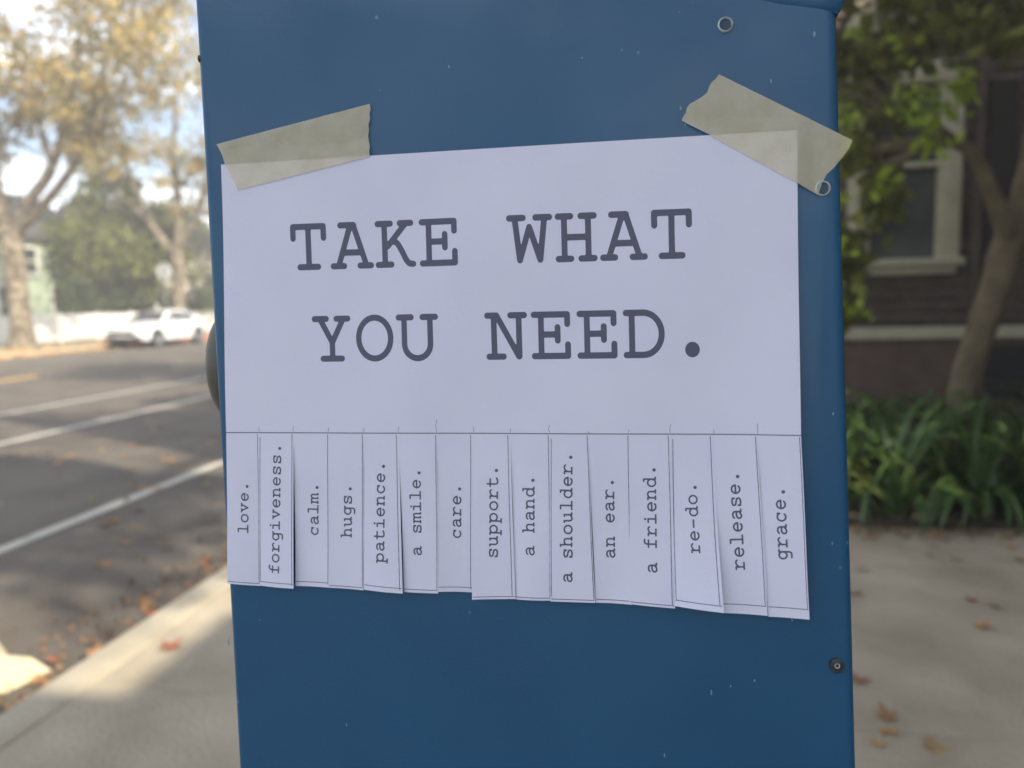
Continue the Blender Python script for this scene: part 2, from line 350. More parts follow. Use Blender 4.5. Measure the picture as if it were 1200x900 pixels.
for (x, y, lab) in [(-21.8, 12.5, 'plane tree at the far kerb, just outside the left edge'), (-22.2, 48, 'third plane tree of the far kerb, half hidden behind the blue cabinet'), (-22.2, 60, 'plane tree far down the far kerb')]:
    s = 1.0
    tree('street_tree', lab, 'tree', (x, y, .1), [(0, 0, 0, .42), (0, 0, 1.6, .33), (.1, 0, 4.2, .31)],
         [[(.1, 0, 4.1, .25), (-1.5, .2, 7, .16), (-2.6, .3, 10, .08)], [(.1, 0, 4.1, .25), (1.5, -.3, 7, .17), (3, -.4, 10.5, .08)], [(.1, 0, 4.1, .2), (.3, .5, 8, .15), (.2, .6, 12, .07)]],
         [((-2.8, .3, 10.5), 2.8, 1100), ((3, -.4, 11), 2.8, 1100), ((.2, .4, 13), 3, 1300), ((0, 0, 9.5), 2.4, 700)], .15, m_fol_y, m_bark, 'plane trees along the far kerb', 6)
# near kerb street trees ahead (their shade bands lie across the street)
for (x, y, lab) in [(-.9, 10.2, 'slender street tree on the near pavement behind the blue cabinet'), (-.9, 19.0, 'second street tree along the near pavement'), (-.9, 29, 'third street tree along the near pavement')]:
    tree('street_tree', lab, 'tree', (x, y, PZ), [(0, 0, 0, .24), (0, 0, 1.6, .19), (.05, 0, 3.4, .18)],
         [[(0, 0, 3.3, .14), (-1.4, .2, 5.2, .09), (-2.4, .3, 7, .05)], [(0, 0, 3.3, .14), (1.2, -.3, 5.4, .09), (2.2, -.4, 7.4, .05)], [(0, 0, 3.3, .13), (.1, .4, 6, .08), (0, .4, 8.4, .04)]],
         [((-1.9, .3, 6.8), 1.6, 1500), ((1.8, -.4, 7.2), 1.6, 1500), ((0, .2, 8.6), 1.9, 1700), ((0, 0, 6.6), 1.5, 1100)], .11, m_fol_y, m_bark, 'street trees on the near pavement', 5)
# unseen tree added for shade, its crown cut open over the LIT patches
LIT = [[(-3.6, .8), (-1.40, .8), (-1.40, 2.2), (-1.60, 2.75), (-1.98, 3.25), (-2.12, 2.7), (-3.6, 3.5)],
       [(-9.5, 9.6), (-8.16, 8.82), (-6.48, 8.01), (-4.01, 6.68), (-3.3, 6.1), (-4.1, 5.95), (-5.02, 6.47), (-6.23, 6.7), (-8, 7.6), (-11, 9)],
       [(-6.6, 11.1), (-9.34, 10.12), (-30, 14), (-30, 40), (-8.45, 14.25)]]
def inpoly(x, y, poly):
    c = np.zeros(len(x), bool); n = len(poly)
    for i in range(n):
        x1, y1 = poly[i]; x2, y2 = poly[(i+1) % n]
        if y1 == y2: continue
        q = ((y1 > y) != (y2 > y)) & (x < (x2-x1)*(y-y1)/(y2-y1)+x1); c ^= q
    return c
def reject(P):
    g = P-np.array(SUN)[None]*((P[:, 2]/SUN.z)[:, None]); r = np.zeros(len(P), bool)
    for dx, dy in ((0, 0), (.05, 0), (-.05, 0), (0, .05), (0, -.05)):
        for p in LIT: r |= inpoly(g[:, 0]+dx, g[:, 1]+dy, p)
    return r
cl = []
for (x, y, z, r, n) in [(1.0, -1.5, 7.0, 2.2, 3200), (3.2, .6, 7.4, 2.4, 3600), (.2, .8, 6.4, 2.0, 2800), (3.0, -2.8, 7.6, 2.2, 2800), (5.2, -1.2, 8.0, 2.2, 2600), (.6, -3.6, 6.8, 2.0, 2200), (2.0, 2.6, 6.6, 1.9, 2600), (5.0, 2.4, 7.4, 2.0, 2400), (-.8, 2.8, 6.2, 1.7, 2000), (2.4, -.2, 9, 2.2, 2200)]:
    cl.append(((x-2.4, y+1.6, z-PZ), r, n))
tree('added_shade_tree', 'unseen tall leafy tree behind the viewer, crown cut to shape the shade', 'tree', (2.4, -1.6, PZ),
     [(0, 0, 0, .3), (0, 0, 2, .24), (.05, 0, 4.8, .22)],
     [[(0, 0, 4.7, .18), (-1.2, 1, 6, .11), (-2, 2, 6.6, .06)], [(0, 0, 4.7, .18), (1.5, 1, 6.4, .11), (2.6, 2.6, 7.4, .06)], [(0, 0, 4.7, .15), (0, -1, 7, .1), (.4, -1.2, 8, .05)]],
     cl, .10, m_fol_d, m_bark2, twigs=4, reject=reject)
# leaning tree in front of the brown house
BT = (2.26, 5.75, PZ)
tree('garden_tree', 'leaning smooth barked tree growing out of the strap leaved plants', 'tree', BT,
     [(-.05, 0, 0, .12), (.08, .1, .6, .098), (.26, .2, 1.15, .095), (.42, .3, 1.62, .105), (.58, .3, 2.05, .13), (.70, .3, 2.7, .15), (.78, .3, 3.6, .14)],
     [[(.40, .25, 1.68, .08), (.22, .1, 1.95, .055), (.02, .0, 2.25, .045), (-.30, -.05, 2.32, .04), (-.75, 0, 2.28, .035), (-1.2, .1, 2.45, .02)],
      [(.74, .3, 3.4, .12), (.1, .1, 4.6, .08), (-.8, 0, 5.4, .05)],
      [(.74, .3, 3.4, .12), (1.5, .2, 4.8, .08), (2.2, .2, 6, .05)],
      [(.7, .3, 3.1, .07), (.2, -.2, 3.6, .05), (-.4, -.4, 3.9, .03)]],
     [((-.55, .2, 2.75), (.42, .35, .30), 520), ((-.62, .1, 2.1), (.34, .3, .42), 520), ((-.85, .1, 1.5), (.32, .3, .5), 520), ((-1.0, .1, .9), (.4, .3, .4), 300), ((.35, -.3, 3.15), (.8, .5, .36), 1500), ((-.5, -.3, 3.55), (.9, .5, .4), 1300), ((1.6, 0, 3.4), (.8, .6, .4), 600),
      ((0, 0, 4.9), 1.6, 2200), ((2, .1, 5.6), 1.7, 2200), ((-1.2, 0, 5.6), 1.5, 1700), ((.8, .2, 6.6), 1.7, 1800)],
     .07, m_fol_g, m_bark2, twigs=7)
gt = bpy.data.objects['garden_tree']
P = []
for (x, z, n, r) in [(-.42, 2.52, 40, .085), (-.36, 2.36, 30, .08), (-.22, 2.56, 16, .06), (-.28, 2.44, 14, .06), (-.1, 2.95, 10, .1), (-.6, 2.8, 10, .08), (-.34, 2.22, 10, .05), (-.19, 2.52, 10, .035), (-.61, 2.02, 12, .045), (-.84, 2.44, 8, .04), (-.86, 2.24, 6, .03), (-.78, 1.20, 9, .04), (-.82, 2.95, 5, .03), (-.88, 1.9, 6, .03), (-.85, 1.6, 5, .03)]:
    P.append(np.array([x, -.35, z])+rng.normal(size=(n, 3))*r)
yl = link('painted_sun_leaves', leafmesh('painted_sun_leaves', np.concatenate(P), .045, m_fol_b), None, gt); yl['label'] = 'bright yellow green leaves coloured as if sunlit'  # bright leaf colour stands in for sun through gaps

# hedge-like evergreen and background trees on the far side
def bush(name, label, cat, base, clusters, leaf, m, group=None, trunk=.15, h=1.5):
    t = empty(name, base); tag(t, label, cat, group)
    MB().tube([(0, 0, 0), (.05, .02, h*.5), (0, 0, h)], [trunk, trunk*.85, trunk*.7], 8).build('trunk', m_bark3, t, True)
    link('crown', leafmesh('crown', cloud(clusters), leaf, m), None, t); return t
bush('evergreen_tree', 'broad dense green tree bulging over the white fence', 'tree', (-26.6, 37.2, .1), [((0, 0, 5.0), (2.9, 2.6, 2.2), 5200), ((1.6, -.6, 3.6), (2.0, 1.8, 1.4), 2600), ((-2, 0, 3.5), (1.9, 1.8, 1.6), 2400), ((.3, 0, 7.1), (2.0, 1.8, 1.4), 2000), ((2.6, .8, 4.4), (1.4, 1.2, 1.2), 1200)], .15, m_fol_g, trunk=.25, h=4.5)
bush('dark_hedge', 'dark shaded hedge bushes right behind the white fence', 'hedge', (-26.2, 37.5, .1), [((-.6, -1.6, 1.6), (1.6, 1.8, 1.3), 2400), ((0, 0, 1.7), (1.9, 2.6, 1.4), 3000), ((1.6, 5, 1.8), (1.6, 3.5, 1.5), 3000), ((1, 10, 2), (2, 3.5, 1.7), 2500)], .14, m_fol_d, trunk=.12, h=1.5)
for (x, y, z, r, m, lab) in [(-36, 34, 6.5, 4.5, m_fol_d, 'dark leafy tree behind the pale green house'), (-33, 52, 6, 4.6, m_fol_g, 'green tree between the far houses'), (-44, 24, 6, 5, m_fol_y, 'yellowing tree in a garden at the far left'), (-30, 68, 7, 5, m_fol_d, 'dark tree down the street beyond the fence'), (-26, 86, 7, 5.5, m_fol_y, 'yellowing tree far down the street'),
                           (-13, 100, 7, 6, m_fol_y, 'autumn tree closing the end of the street'), (2, 110, 8, 7, m_fol_d, 'dark tree at the end of the street')]:
    bush('background_tree', lab, 'tree', (x, y, .1), [((0, 0, z), (r, r, r*.75), 2600), ((r*.5, 0, z-2), (r*.6, r*.6, r*.45), 1100), ((-r*.5, 0, z-2.2), (r*.6, r*.6, r*.45), 1100)], .24, m, 'trees in the gardens across the street', trunk=.28, h=z)

# ------------------------------------------------------------------ white fence across the street
fe = empty('picket_fence', (-24, 0, .12)); tag(fe, 'white wooden picket fence along the far path behind the car', 'fence')
pk = MB(); rl = MB()
for i in range(520):
    y = 8+i*.115
    pk.prism([(y, .1), (y+.085, .1), (y+.085, 1.15), (y+.0425, 1.22), (y, 1.15)], -.012, .012, 'x')
p = pk.build('pickets', m_white, fe); p['kind'] = 'stuff'
for z in (.3, .95):
    r = MB().box(-.07, -.015, 8, 68, z, z+.08, .004).build('rail', m_white, fe)
me_post = MB().box(-.06, .06, -.06, .06, 0, 1.28, .01).mesh('post'); me_post.materials.append(m_white)
for i in range(26): o = link('post', me_post, None, fe); o.location = (-.08, 8+i*2.4, 0)

# ------------------------------------------------------------------ pale green house across the street
def window(parent, x, y, z, wd, ht, ax, mtrim=m_white, mul=True):
    """framed sash window with real depth; ax '-y' or '+x' or '-x' facing"""
    fr = MB(); t = .11; d0, d1 = -.03, .07
    fr.box(-wd/2-t, -wd/2, -d1, -d0, -t, ht+t, .006).box(wd/2, wd/2+t, -d1, -d0, -t, ht+t, .006).box(-wd/2, wd/2, -d1-.002, -d0, ht, ht+t, .006).box(-wd/2-.04-t, wd/2+t+.04, -d1-.05, -d0, -t-.05, -t+.02, .006)
    fr.box(-wd/2, wd/2, -d1+.02, -d0, ht/2-.03, ht/2+.03, .004).box(-wd/2, wd/2, -d1+.002, -d0, -t+.022, 0, .004)
    w = fr.build('window', mtrim, parent); w.location = (x, y, z)
    w.rotation_euler = (0, 0, {'-y': 0, '+x': R(90), '-x': R(-90), '+y': R(180)}[ax])
    MB().add([(-wd/2, -.02, 0), (wd/2, -.02, 0), (wd/2, -.02, ht), (-wd/2, -.02, ht)], [(0, 1, 2, 3)]).build('pane', m_glass, w)
    return w
def simple_house(label, x0, x1, y0, y1, h, m, wins, roof='gable', base=.1):
    t = empty('house', (x0, y0, base)); tag(t, label, 'house')
    a, b = x1-x0, y1-y0
    MB().box(0, a, 0, b, 0, h).build('wall', m, t)
    if roof == 'gable':
        MB().prism([(-.35, h-.05), (a/2, h+a*.32), (a+.35, h-.05), (a+.35, h+.1), (a/2, h+a*.32+.17), (-.35, h+.1)], -.35, b+.35, 'y').build('roof', m_roof, t)
        MB().prism([(0, h), (a, h), (a/2, h+a*.30)], .01, b-.01, 'y').build('gable', m, t)
    else:
        MB().box(-.0, a+.0, -.0, b+.0, h, h+.05).build('roof', m_roof, t)
    for (ax, u, z, wd, ht) in wins:
        loc = {'-y': (u, -.0, z), '+x': (a+.0, u, z), '-x': (0, u, z)}[ax]
        window(t, *loc, wd, ht, ax)
    return t
simple_house('pale green clapboard house with white windows behind the plane tree', -38, -29.5, 25, 40, 5.0, m_green_h,
             [('+x', u, z, 1.1, 1.7) for u in (2, 5, 8, 11.5) for z in (.9,)]+[('+x', 4, 3.3, 1.0, 1.2), ('+x', 9.5, 3.3, 1.0, 1.2)])
bpy.data.objects['house']['label'] = 'pale green house with white windows across the street behind the plane tree'
simple_house('pale cream house across the street, past the green one', -40, -30, 46, 58, 5.6, m_stucco, [('+x', u, 1.0, 1.1, 1.6) for u in (2.5, 6, 9.5)])
simple_house('grey white house across the street, left of the green one', -40, -30, 6, 20, 5.4, mat('pale_grey_siding', (.5, .52, .5), .8), [('+x', u, 1.0, 1.1, 1.6) for u in (3, 7, 11)])
# ------------------------------------------------------------------ brown shingle house on the right
bh = empty('house', (1.6, 9.0, PZ)); tag(bh, 'dark brown shingled house with cream window trim at the right', 'house')
core = MB().box(0, 6.4, .06, 10, 0, 9).box(6.4, 13, -8.5, 10, 0, 9); core.build('wall', m_wood, bh)  # second block is an unseen wing added to shade the facade
sh = MB(); rowh = .125
for r_ in range(66):
    z0 = 1.0+r_*rowh; x = -.02+(r_ % 3)*.05
    # one staggered course of shingles
    while x < 6.39:
        wd = random.uniform(.09, .19); x2 = min(x+wd, 6.39); d = random.uniform(0, .008)
        inwin = any(a-.02 < x2 and x < b+.02 and c-.02 < z0+rowh and z0 < e+.02 for a, b, c, e in [(.77, 1.88, 1.64, 3.72), (.77, 1.88, 4.15, 6.2)])
        if not inwin:
            sh.add([(x, .01-d, z0), (x2-.006, .01-d, z0), (x2-.006, .05, z0+rowh+.02), (x, .05, z0+rowh+.02), (x, .058, z0), (x2-.006, .058, z0)], [(0, 1, 2, 3), (0, 4, 5, 1), (0, 3, 4), (1, 5, 2)])
        x = x2
o = sh.build('shingles', m_wood, bh); o['kind'] = 'stuff'
MB().box(-.04, 6.4, -.05, .055, .80, .93, .008).build('water_table', m_trim, bh)
MB().box(0, 6.4, -.01, .058, 0, .798).build('foundation', m_base, bh)
MB().box(2.2, 2.75, -.03, .0, .15, .72, .006).build('basement_vent', m_dark, bh)
MB().box(-.05, 6.4, -.6, .3, 8.95, 9.15, .01).build('eaves', m_trim, bh)
MB().box(2.02, 2.10, -.035, .04, .94, 8.9, .005).build('corner_board', m_wood, bh)
MB().box(2.16, 2.42, -.02, .05, 1.5, 3.5, .005).build('recess_shade', m_dark, bh)  # dark box standing in for the shade of a recess
def big_window(z):
    fr = MB(); x0, x1 = .76, 1.89; t = .19; z1 = z+2.08
    fr.box(x0, x0+t, -.045, .06, z, z1-.002, .006).box(x1-t, x1, -.045, .06, z, z1-.002, .006).box(x0-.02, x1+.02, -.055, .06, z1-.21, z1, .008)
    fr.box(x0-.05, x1+.05, -.09, .06, z-.05, z+.03, .008).box(x0+.02, x1-.02, -.04, .055, z-.14, z-.052, .006)
    w = fr.build('window', m_trim, bh, True)
    a, b = x0+t+.002, x1-t-.002; zz = (z+.03, z+1.0, z+1.055, z1-.215)
    sa = MB().box(a, b, -.02, .058, zz[1], zz[2], .004)
    sa.box(a, a+.035, -.01, .058, zz[0], zz[1]-.002).box(b-.035, b, -.01, .058, zz[0], zz[1]-.002).box(a, a+.035, -.01, .058, zz[2]+.002, zz[3]).box(b-.035, b, -.01, .058, zz[2]+.002, zz[3])
    sa.build('sash', m_trim, w)
    for k in (0, 2):
        MB().add([(a+.036, .03, zz[k]), (b-.036, .03, zz[k]), (b-.036, .03, zz[k+1]), (a+.036, .03, zz[k+1])], [(0, 1, 2, 3)]).build('pane', m_glass, w)
big_window(1.64); big_window(4.15)

# unseen house added on the right, stepped so wall and roof shape the near shade
bs = empty('house', (3.6, -12, PZ)); tag(bs, 'unseen beige house behind the viewer, stepped to shape the near shade', 'house')
H = 4.33
MB().box(0, 2.9, 10.25, 11.5, 0, H).box(0, 2.9, 0, 10.249, 0, 5.1).box(2.9, 11, 0, 11.5, 0, 6.4).build('wall', m_stucco, bs)
MB().box(-.03, 2.9, 10.26, 11.53, H, H+.06, .01).box(-.03, 2.9, -.03, 10.25, 5.1, 5.16, .01).box(2.87, 11.03, -.03, 11.53, 6.4, 6.5, .01).build('roof', m_roof, bs)
for u in (2.2, 5.6, 9.0): window(bs, 0, u, 1.2, 1.1, 1.7, '-x')

# ------------------------------------------------------------------ strap-leaved plants
blades = []
def blade_mesh(ln, drop, wd, bend=0, pw=1.9, th0=86):
    v = []; f = []; k = 8
    for i in range(k+1):
        t = i/k; th = R(th0)-drop*t**pw
        if i == 0: x = z = 0.
        else: x += math.cos(th)*ln/k; z += math.sin(th)*ln/k
        ww = wd*(min(1, .55+t*1.2) if t < .5 else (1-((t-.5)/.5)**2.4))+.0015; yy = bend*t*t
        v += [(x, yy-ww/2, z), (x, yy, z-ww*.16), (x, yy+ww/2, z)]
    for i in range(k):
        a = i*3; f += [(a, a+1, a+4, a+3), (a+1, a+2, a+5, a+4)]
    me = MB(); me.add(v, f); return me.mesh('leaf')
for i in range(20):
    for m in (m_blade, m_blade, m_blade2) if i < 4 else (m_blade,):
        me = blade_mesh(random.uniform(.72, 1.05), R(random.uniform(85, 165)), random.uniform(.024, .038), random.uniform(-.1, .1)) if i % 2 else blade_mesh(random.uniform(.5, .8), R(random.uniform(120, 175)), random.uniform(.024, .036), random.uniform(-.12, .12), 1.25, 78); me.materials.append(m)
        me.polygons.foreach_set('use_smooth', [True]*len(me.polygons)); blades.append(me)
spots = []
for row, (yb, n) in enumerate([(4.62, 9), (5.0, 9), (5.42, 8), (5.9, 8)]):
    for i in range(n):
        spots.append((1.12+i*.38+random.uniform(-.08, .08)+row*.05+(row % 2)*.17, yb+random.uniform(-.06, .06)+.06*i*.4))
where = ['at the front edge of the bed by the pavement', 'in the second row of the bed', 'in the third row of the bed', 'at the back of the bed against the house']
k = 0
for row, n in enumerate((9, 9, 8, 8)):
    for i in range(n):
        x, yb = spots[k]; k += 1
        t = empty('strap_leaf_plant', (x, yb, PZ+.03), random.uniform(0, 6.28))
        tag(t, 'clump of dark green arching strap leaves '+['at the front of the bed', 'in the second row', 'in the third row', 'at the back of the bed'][row], 'plant', 'strap leaved plants massed '+where[row])
        for j in range([46, 34, 26, 20][row]):
            o = link('leaf', random.choice(blades), None, t); o.location = (random.uniform(-.05, .05), random.uniform(-.05, .05), 0)
            o.rotation_euler = (0, 0, random.uniform(0, 6.283)); s = random.uniform(.75, 1.12); o.scale = (s, s, s)

# ------------------------------------------------------------------ fallen leaves
def maple(seed):
    r_ = random.Random(seed); pts = []
    lobes = [(-2.35, .62), (-1.75, .34), (-1.25, .86), (-.65, .42), (0, 1.05), (.65, .42), (1.25, .86), (1.75, .34), (2.35, .62), (2.85, .22), (-2.85, .22)]
    lobes.sort()
    P = []
    for i, (a, r) in enumerate(lobes):
        r *= r_.uniform(.85, 1.15); a += r_.uniform(-.07, .07)
        if r > .5: P += [(a-.17, r*.72), (a, r), (a+.17, r*.72)]
        else: P.append((a, r))
    v = [(0, 0, 0)]; cu = r_.uniform(.1, .5); fold = r_.uniform(-.3, .3)
    for a, r in P: v.append((r*math.cos(a), r*math.sin(a), r*r*cu*.5+fold*math.cos(a)*r+r_.uniform(-.05, .05)))
    n = len(P); f = [(0, 1+i, 1+(i+1) % n) for i in range(n)]
    k = len(v); v += [(-.1, -.025, 0), (-.1, .025, 0), (-1.0, .05, .12), (-1.0, .0, .12)]; f.append((k, k+1, k+2, k+3))
    zmin = min(p[2] for p in v); v = [(x, y, z-zmin+.02) for x, y, z in v]
    return v, f
lm = []
for s in range(6):
    for m in m_leafs:
        v, f = maple(s); me = MB().add(v, f).mesh('fallen_leaf'); me.materials.append(m); lm.append(me)
def leaf(x, y, z, size, kind, label, group=None, seed=None):
    o = link('fallen_leaf', lm[(seed if seed is not None else random.randrange(6))*4+kind]); o.location = (x, y, z); o.scale = (size,)*3
    o.rotation_euler = (random.uniform(-.12, .12), random.uniform(-.12, .12), random.uniform(0, 6.28)); tag(o, label, 'leaf', group); return o
gp = 'dry leaves scattered on the right hand pavement'
for i, (x, y) in enumerate([(1.07, 3.7), (1.27, 4.2), (1.56, 3.88), (1.89, 4.09), (1.84, 3.89), (1.47, 3.31), (1.33, 3.08), (.77, 2.36), (.69, 2.21), (.75, 2.28), (.96, 3.38), (1.22, 4.31), (1.62, 4.25), (.74, 2.59), (2.05, 4.41), (1.2, 2.42), (1.41, 3.35), (1.45, 3.94)]):
    leaf(x, y, PZ+.003, random.uniform(.035, .052), [0, 1, 2][i % 3], 'small dry leaf lying on the shaded concrete pavement by the plants', gp)
leaf(.84, 2.21, PZ+.003, .062, 2, 'large orange tan maple leaf lying lowest at the bottom right', None, 2)
leaf(-1.74, 2.57, PZ+.003, .060, 3, 'reddish brown leaf alone on the pavement near the left kerb', None, 1)
g2 = 'dry leaves scattered on the road lanes'
RL = [(-6.01, 7.68), (-5.69, 7.58), (-5.94, 6.84), (-5.91, 6.63), (-5.75, 6.76), (-5.39, 6.65), (-5.27, 6.92), (-4.82, 6.64), (-4.22, 6.47), (-3.92, 6.19), (-3.82, 5.44), (-5.12, 7.25), (-3.39, 5.64), (-3.54, 5.85), (-2.77, 4.58), (-3.42, 4.55), (-3.03, 4.12), (-3.45, 4.48), (-3.16, 4.41), (-11.03, 12.53), (-13.45, 15.28), (-12.87, 17.71), (-5.83, 8.59), (-5.11, 8.05), (-7.47, 11.22), (-4.55, 7.27), (-3.95, 5.04), (-4.23, 5.15), (-4.91, 5.89), (-6.41, 6.91), (-4.99, 7.45), (-6.12, 8.78), (-3.42, 4.8), (-2.9, 3.75)]
for i in range(26): RL.append((random.uniform(-7, -2.4), random.uniform(4, 9)))
for x, y in RL:
    leaf(x, y, .004, random.uniform(.045, .085)*(1+max(0, y-7)*.05), random.choice([0, 0, 1, 2, 2]), 'dry autumn leaf lying on the asphalt', g2)
g3 = 'leaves drifted along the near gutter'
for i in range(26):
    y = random.uniform(2.2, 4.4); x = -2.05-abs(random.gauss(0, .22))
    leaf(x, y, .004+random.uniform(0, .02), random.uniform(.03, .055), random.choice([0, 1, 1, 2, 3]), 'brown leaf in the drift along the near gutter', g3)
P = np.stack([rng.uniform(1.2, 3.4, 420), 4.41-np.abs(rng.normal(0, .09, 420)), np.full(420, PZ+.006)+rng.uniform(0, .01, 420)], 1)
o = link('leaf_litter', leafmesh('bed_litter', P, .014, m_litter)); tag(o, 'brown crumbs of leaf along the edge of the planting bed', 'leaf litter', kind='stuff')
for i in range(14): leaf(random.uniform(1.3, 2.6), 4.36-abs(random.gauss(0, .12)), PZ+.004, random.uniform(.025, .042), random.choice([0, 1, 2]), 'small dry leaf caught where the pavement meets the plants', 'dry leaves along the edge of the planting bed')
# fine litter nobody could count
pts = []; n = 900
yy = 1.2+4.5*rng.uniform(0, 1, n)**1.8; xx = -2.01-np.abs(rng.normal(0, .28, n)); pts.append(np.stack([xx, yy, np.full(n, .012)+rng.uniform(0, .01, n)], 1))
o = link('leaf_litter', leafmesh('leaf_litter', np.concatenate(pts), .02, m_litter)); tag(o, 'crumbled leaf litter in the near gutter', 'leaf litter', kind='stuff')
n = 2600; yy = rng.uniform(8, 60, n); xx = -19.5+np.abs(rng.normal(0, .25, n)); P = np.stack([xx, yy, rng.uniform(.01, .05, n)], 1)
P2 = np.stack([rng.uniform(-21.9, -19.7, 900), rng.uniform(8, 40, 900), rng.uniform(.13, .16, 900)], 1)
o = link('leaf_litter', leafmesh('far_litter', np.concatenate([P, P2]), .07, mat('orange_litter', (.4, .2, .1), .8, island=[(.55, .30, .10), (.45, .22, .07), (.6, .40, .18)]))); tag(o, 'orange leaves drifted along the far kerb', 'leaf litter', kind='stuff')

# ------------------------------------------------------------------ parked white car (front faces the viewer)
car = empty('parked_car', (-18.7, 28.4, 0)); tag(car, 'white sedan parked at the far kerb in front of the picket fence', 'car')
# local: x across, y along (front at -y), origin at centre on ground
stn = [(-2.30, .42, .62, .60), (-2.24, .30, .70, .76), (-1.95, .24, .80, .86), (-1.35, .22, .92, .90), (-.85, .22, .97, .90), (0, .22, 1.0, .905), (.9, .22, 1.02, .905), (1.6, .24, 1.04, .90), (2.05, .28, 1.03, .86), (2.28, .38, .95, .76), (2.34, .5, .82, .66)]
mb = MB(); ring = 12
for (y, zb, zt, hw) in stn:
    prof = [(-hw*.80, zb), (-hw*.96, zb+.06), (-hw, zb+(zt-zb)*.4), (-hw*.99, zb+(zt-zb)*.68), (-hw*.93, zt-.05), (-hw*.78, zt), (hw*.78, zt), (hw*.93, zt-.05), (hw*.99, zb+(zt-zb)*.68), (hw, zb+(zt-zb)*.4), (hw*.96, zb+.06), (hw*.80, zb)]
    mb.v += [(x, y, z) for x, z in prof]
for i in range(len(stn)-1):
    for j in range(ring): mb.f.append((i*ring+j, i*ring+(j+1) % ring, (i+1)*ring+(j+1) % ring, (i+1)*ring+j))
mb.f.append(tuple(range(ring))); mb.f.append(tuple(range((len(stn)-1)*ring, len(stn)*ring))[::-1])
mb.build('body', m_carp, car, True)
# cabin roof shell and glasshouse
rf = MB(); cs = [(-.95, .98, .74, .98, .74), (-.25, 1.36, .60, 1.0, .82), (.45, 1.45, .585, 1.0, .84), (1.15, 1.40, .57, 1.02, .82), (1.95, 1.08, .60, 1.05, .72)]
k = 0
def cab(mb, seg, inset=0, z0=0):
    for (y, zt, wt, zb, wb) in seg: mb.v += [(-wb+inset, y, zb-.03), (-wt+inset, y, zt-.04), (-wt+.07+inset*.5, y, zt-inset), (wt-.07-inset*.5, y, zt-inset), (wt-inset, y, zt-.04), (wb-inset, y, zb-.03)]
    for i in range(len(seg)-1):
        for j in range(5): mb.f.append((i*6+j, i*6+j+1, (i+1)*6+j+1, (i+1)*6+j))
    mb.f.append(tuple(range(6))); mb.f.append(tuple(range((len(seg)-1)*6, len(seg)*6))[::-1])
cab(rf, cs); rf.build('cabin', m_carp, car, True)
def quad(name, pts, m, off=(0, 0, 0), parent=car):
    return MB().add([tuple(Vector(p)+Vector(off)) for p in pts], [tuple(range(len(pts)))]).build(name, m, parent)
quad('windscreen', [(-.70, -.90, 1.0), (.70, -.90, 1.0), (.53, -.29, 1.34), (-.53, -.29, 1.34)], m_cglass, (0, -.012, .014))
quad('rear_window', [(-.62, 1.85, 1.12), (.62, 1.85, 1.12), (.5, 1.22, 1.385), (-.5, 1.22, 1.385)], m_cglass, (0, .012, .014))
for s in (-1, 1):
    def sidepane(pts): return [(s*(x+.012), y, z) for x, y, z in pts]
    quad('side_window', sidepane([(.775, -.72, 1.02), (.622, -.22, 1.30), (.600, .35, 1.375), (.835, .35, 1.03)]), m_cglass)
    quad('side_window', sidepane([(.838, .43, 1.03), (.600, .43, 1.375), (.580, 1.08, 1.33), (.80, 1.22, 1.07)]), m_cglass)
    MB().box(s*.90-.07, s*.90+.07, -.62, -.46, 1.0, 1.12, .02).build('mirror', m_carp, car, True)
    # headlight: wedge wrapping the corner
    MB().add([(s*.42, -2.285, .64), (s*.78, -2.13, .66), (s*.80, -2.10, .75), (s*.45, -2.25, .74), (s*.42, -2.1, .64), (s*.76, -1.95, .66), (s*.78, -1.93, .79), (s*.45, -2.1, .775)], [(0, 1, 2, 3), (4, 7, 6, 5), (0, 3, 7, 4), (1, 5, 6, 2), (3, 2, 6, 7), (0, 4, 5, 1)]).build('headlight', m_lamp, car)
    MB().box(s*.70-.14, s*.70+.14, 2.12, 2.31, .78, .92, .02).build('tail_light', m_redl, car, True)
    MB().box(s*.60-.12, s*.60+.12, -2.325, -2.25, .36, .46, .015).build('fog_lamp', m_blackp, car)
    for y in (-1.42, 1.38):
        # dark arch recess, tyre, rim
        w = MB().lathe([(.05, -.11), (.30, -.11), (.335, -.08), (.335, .08), (.30, .11), (.05, .11)], (s*.80, y, .335), (1, 0, 0), 24).build('wheel', m_tyre, car, True)
        MB().lathe([(.0, .112), (.05, .125), (.20, .105), (.225, .118)], (s*.80, y, .335), (s, 0, 0), 20).build('rim', m_rim, w, True)
        MB().lathe([(.385, -.12), (.385, .106), (.0, .106)], (s*.80, y, .36), (s, 0, 0), 20).build('wheel_arch', m_blackp, car)
    for y in (-.1, .95): MB().box(s*.905-.012, s*.905+.012, y, y+.16, .82, .85, .004).build('door_handle', m_carp, car)
MB().box(-.52, .52, -2.335, -2.26, .50, .66, .02).build('grille', m_blackp, car)
MB().box(-.62, .62, -2.345, -2.25, .27, .42, .02).build('lower_intake', m_blackp, car)
MB().box(-.18, .18, -2.352, -2.34, .44, .49, .003).build('number_plate', m_white, car)

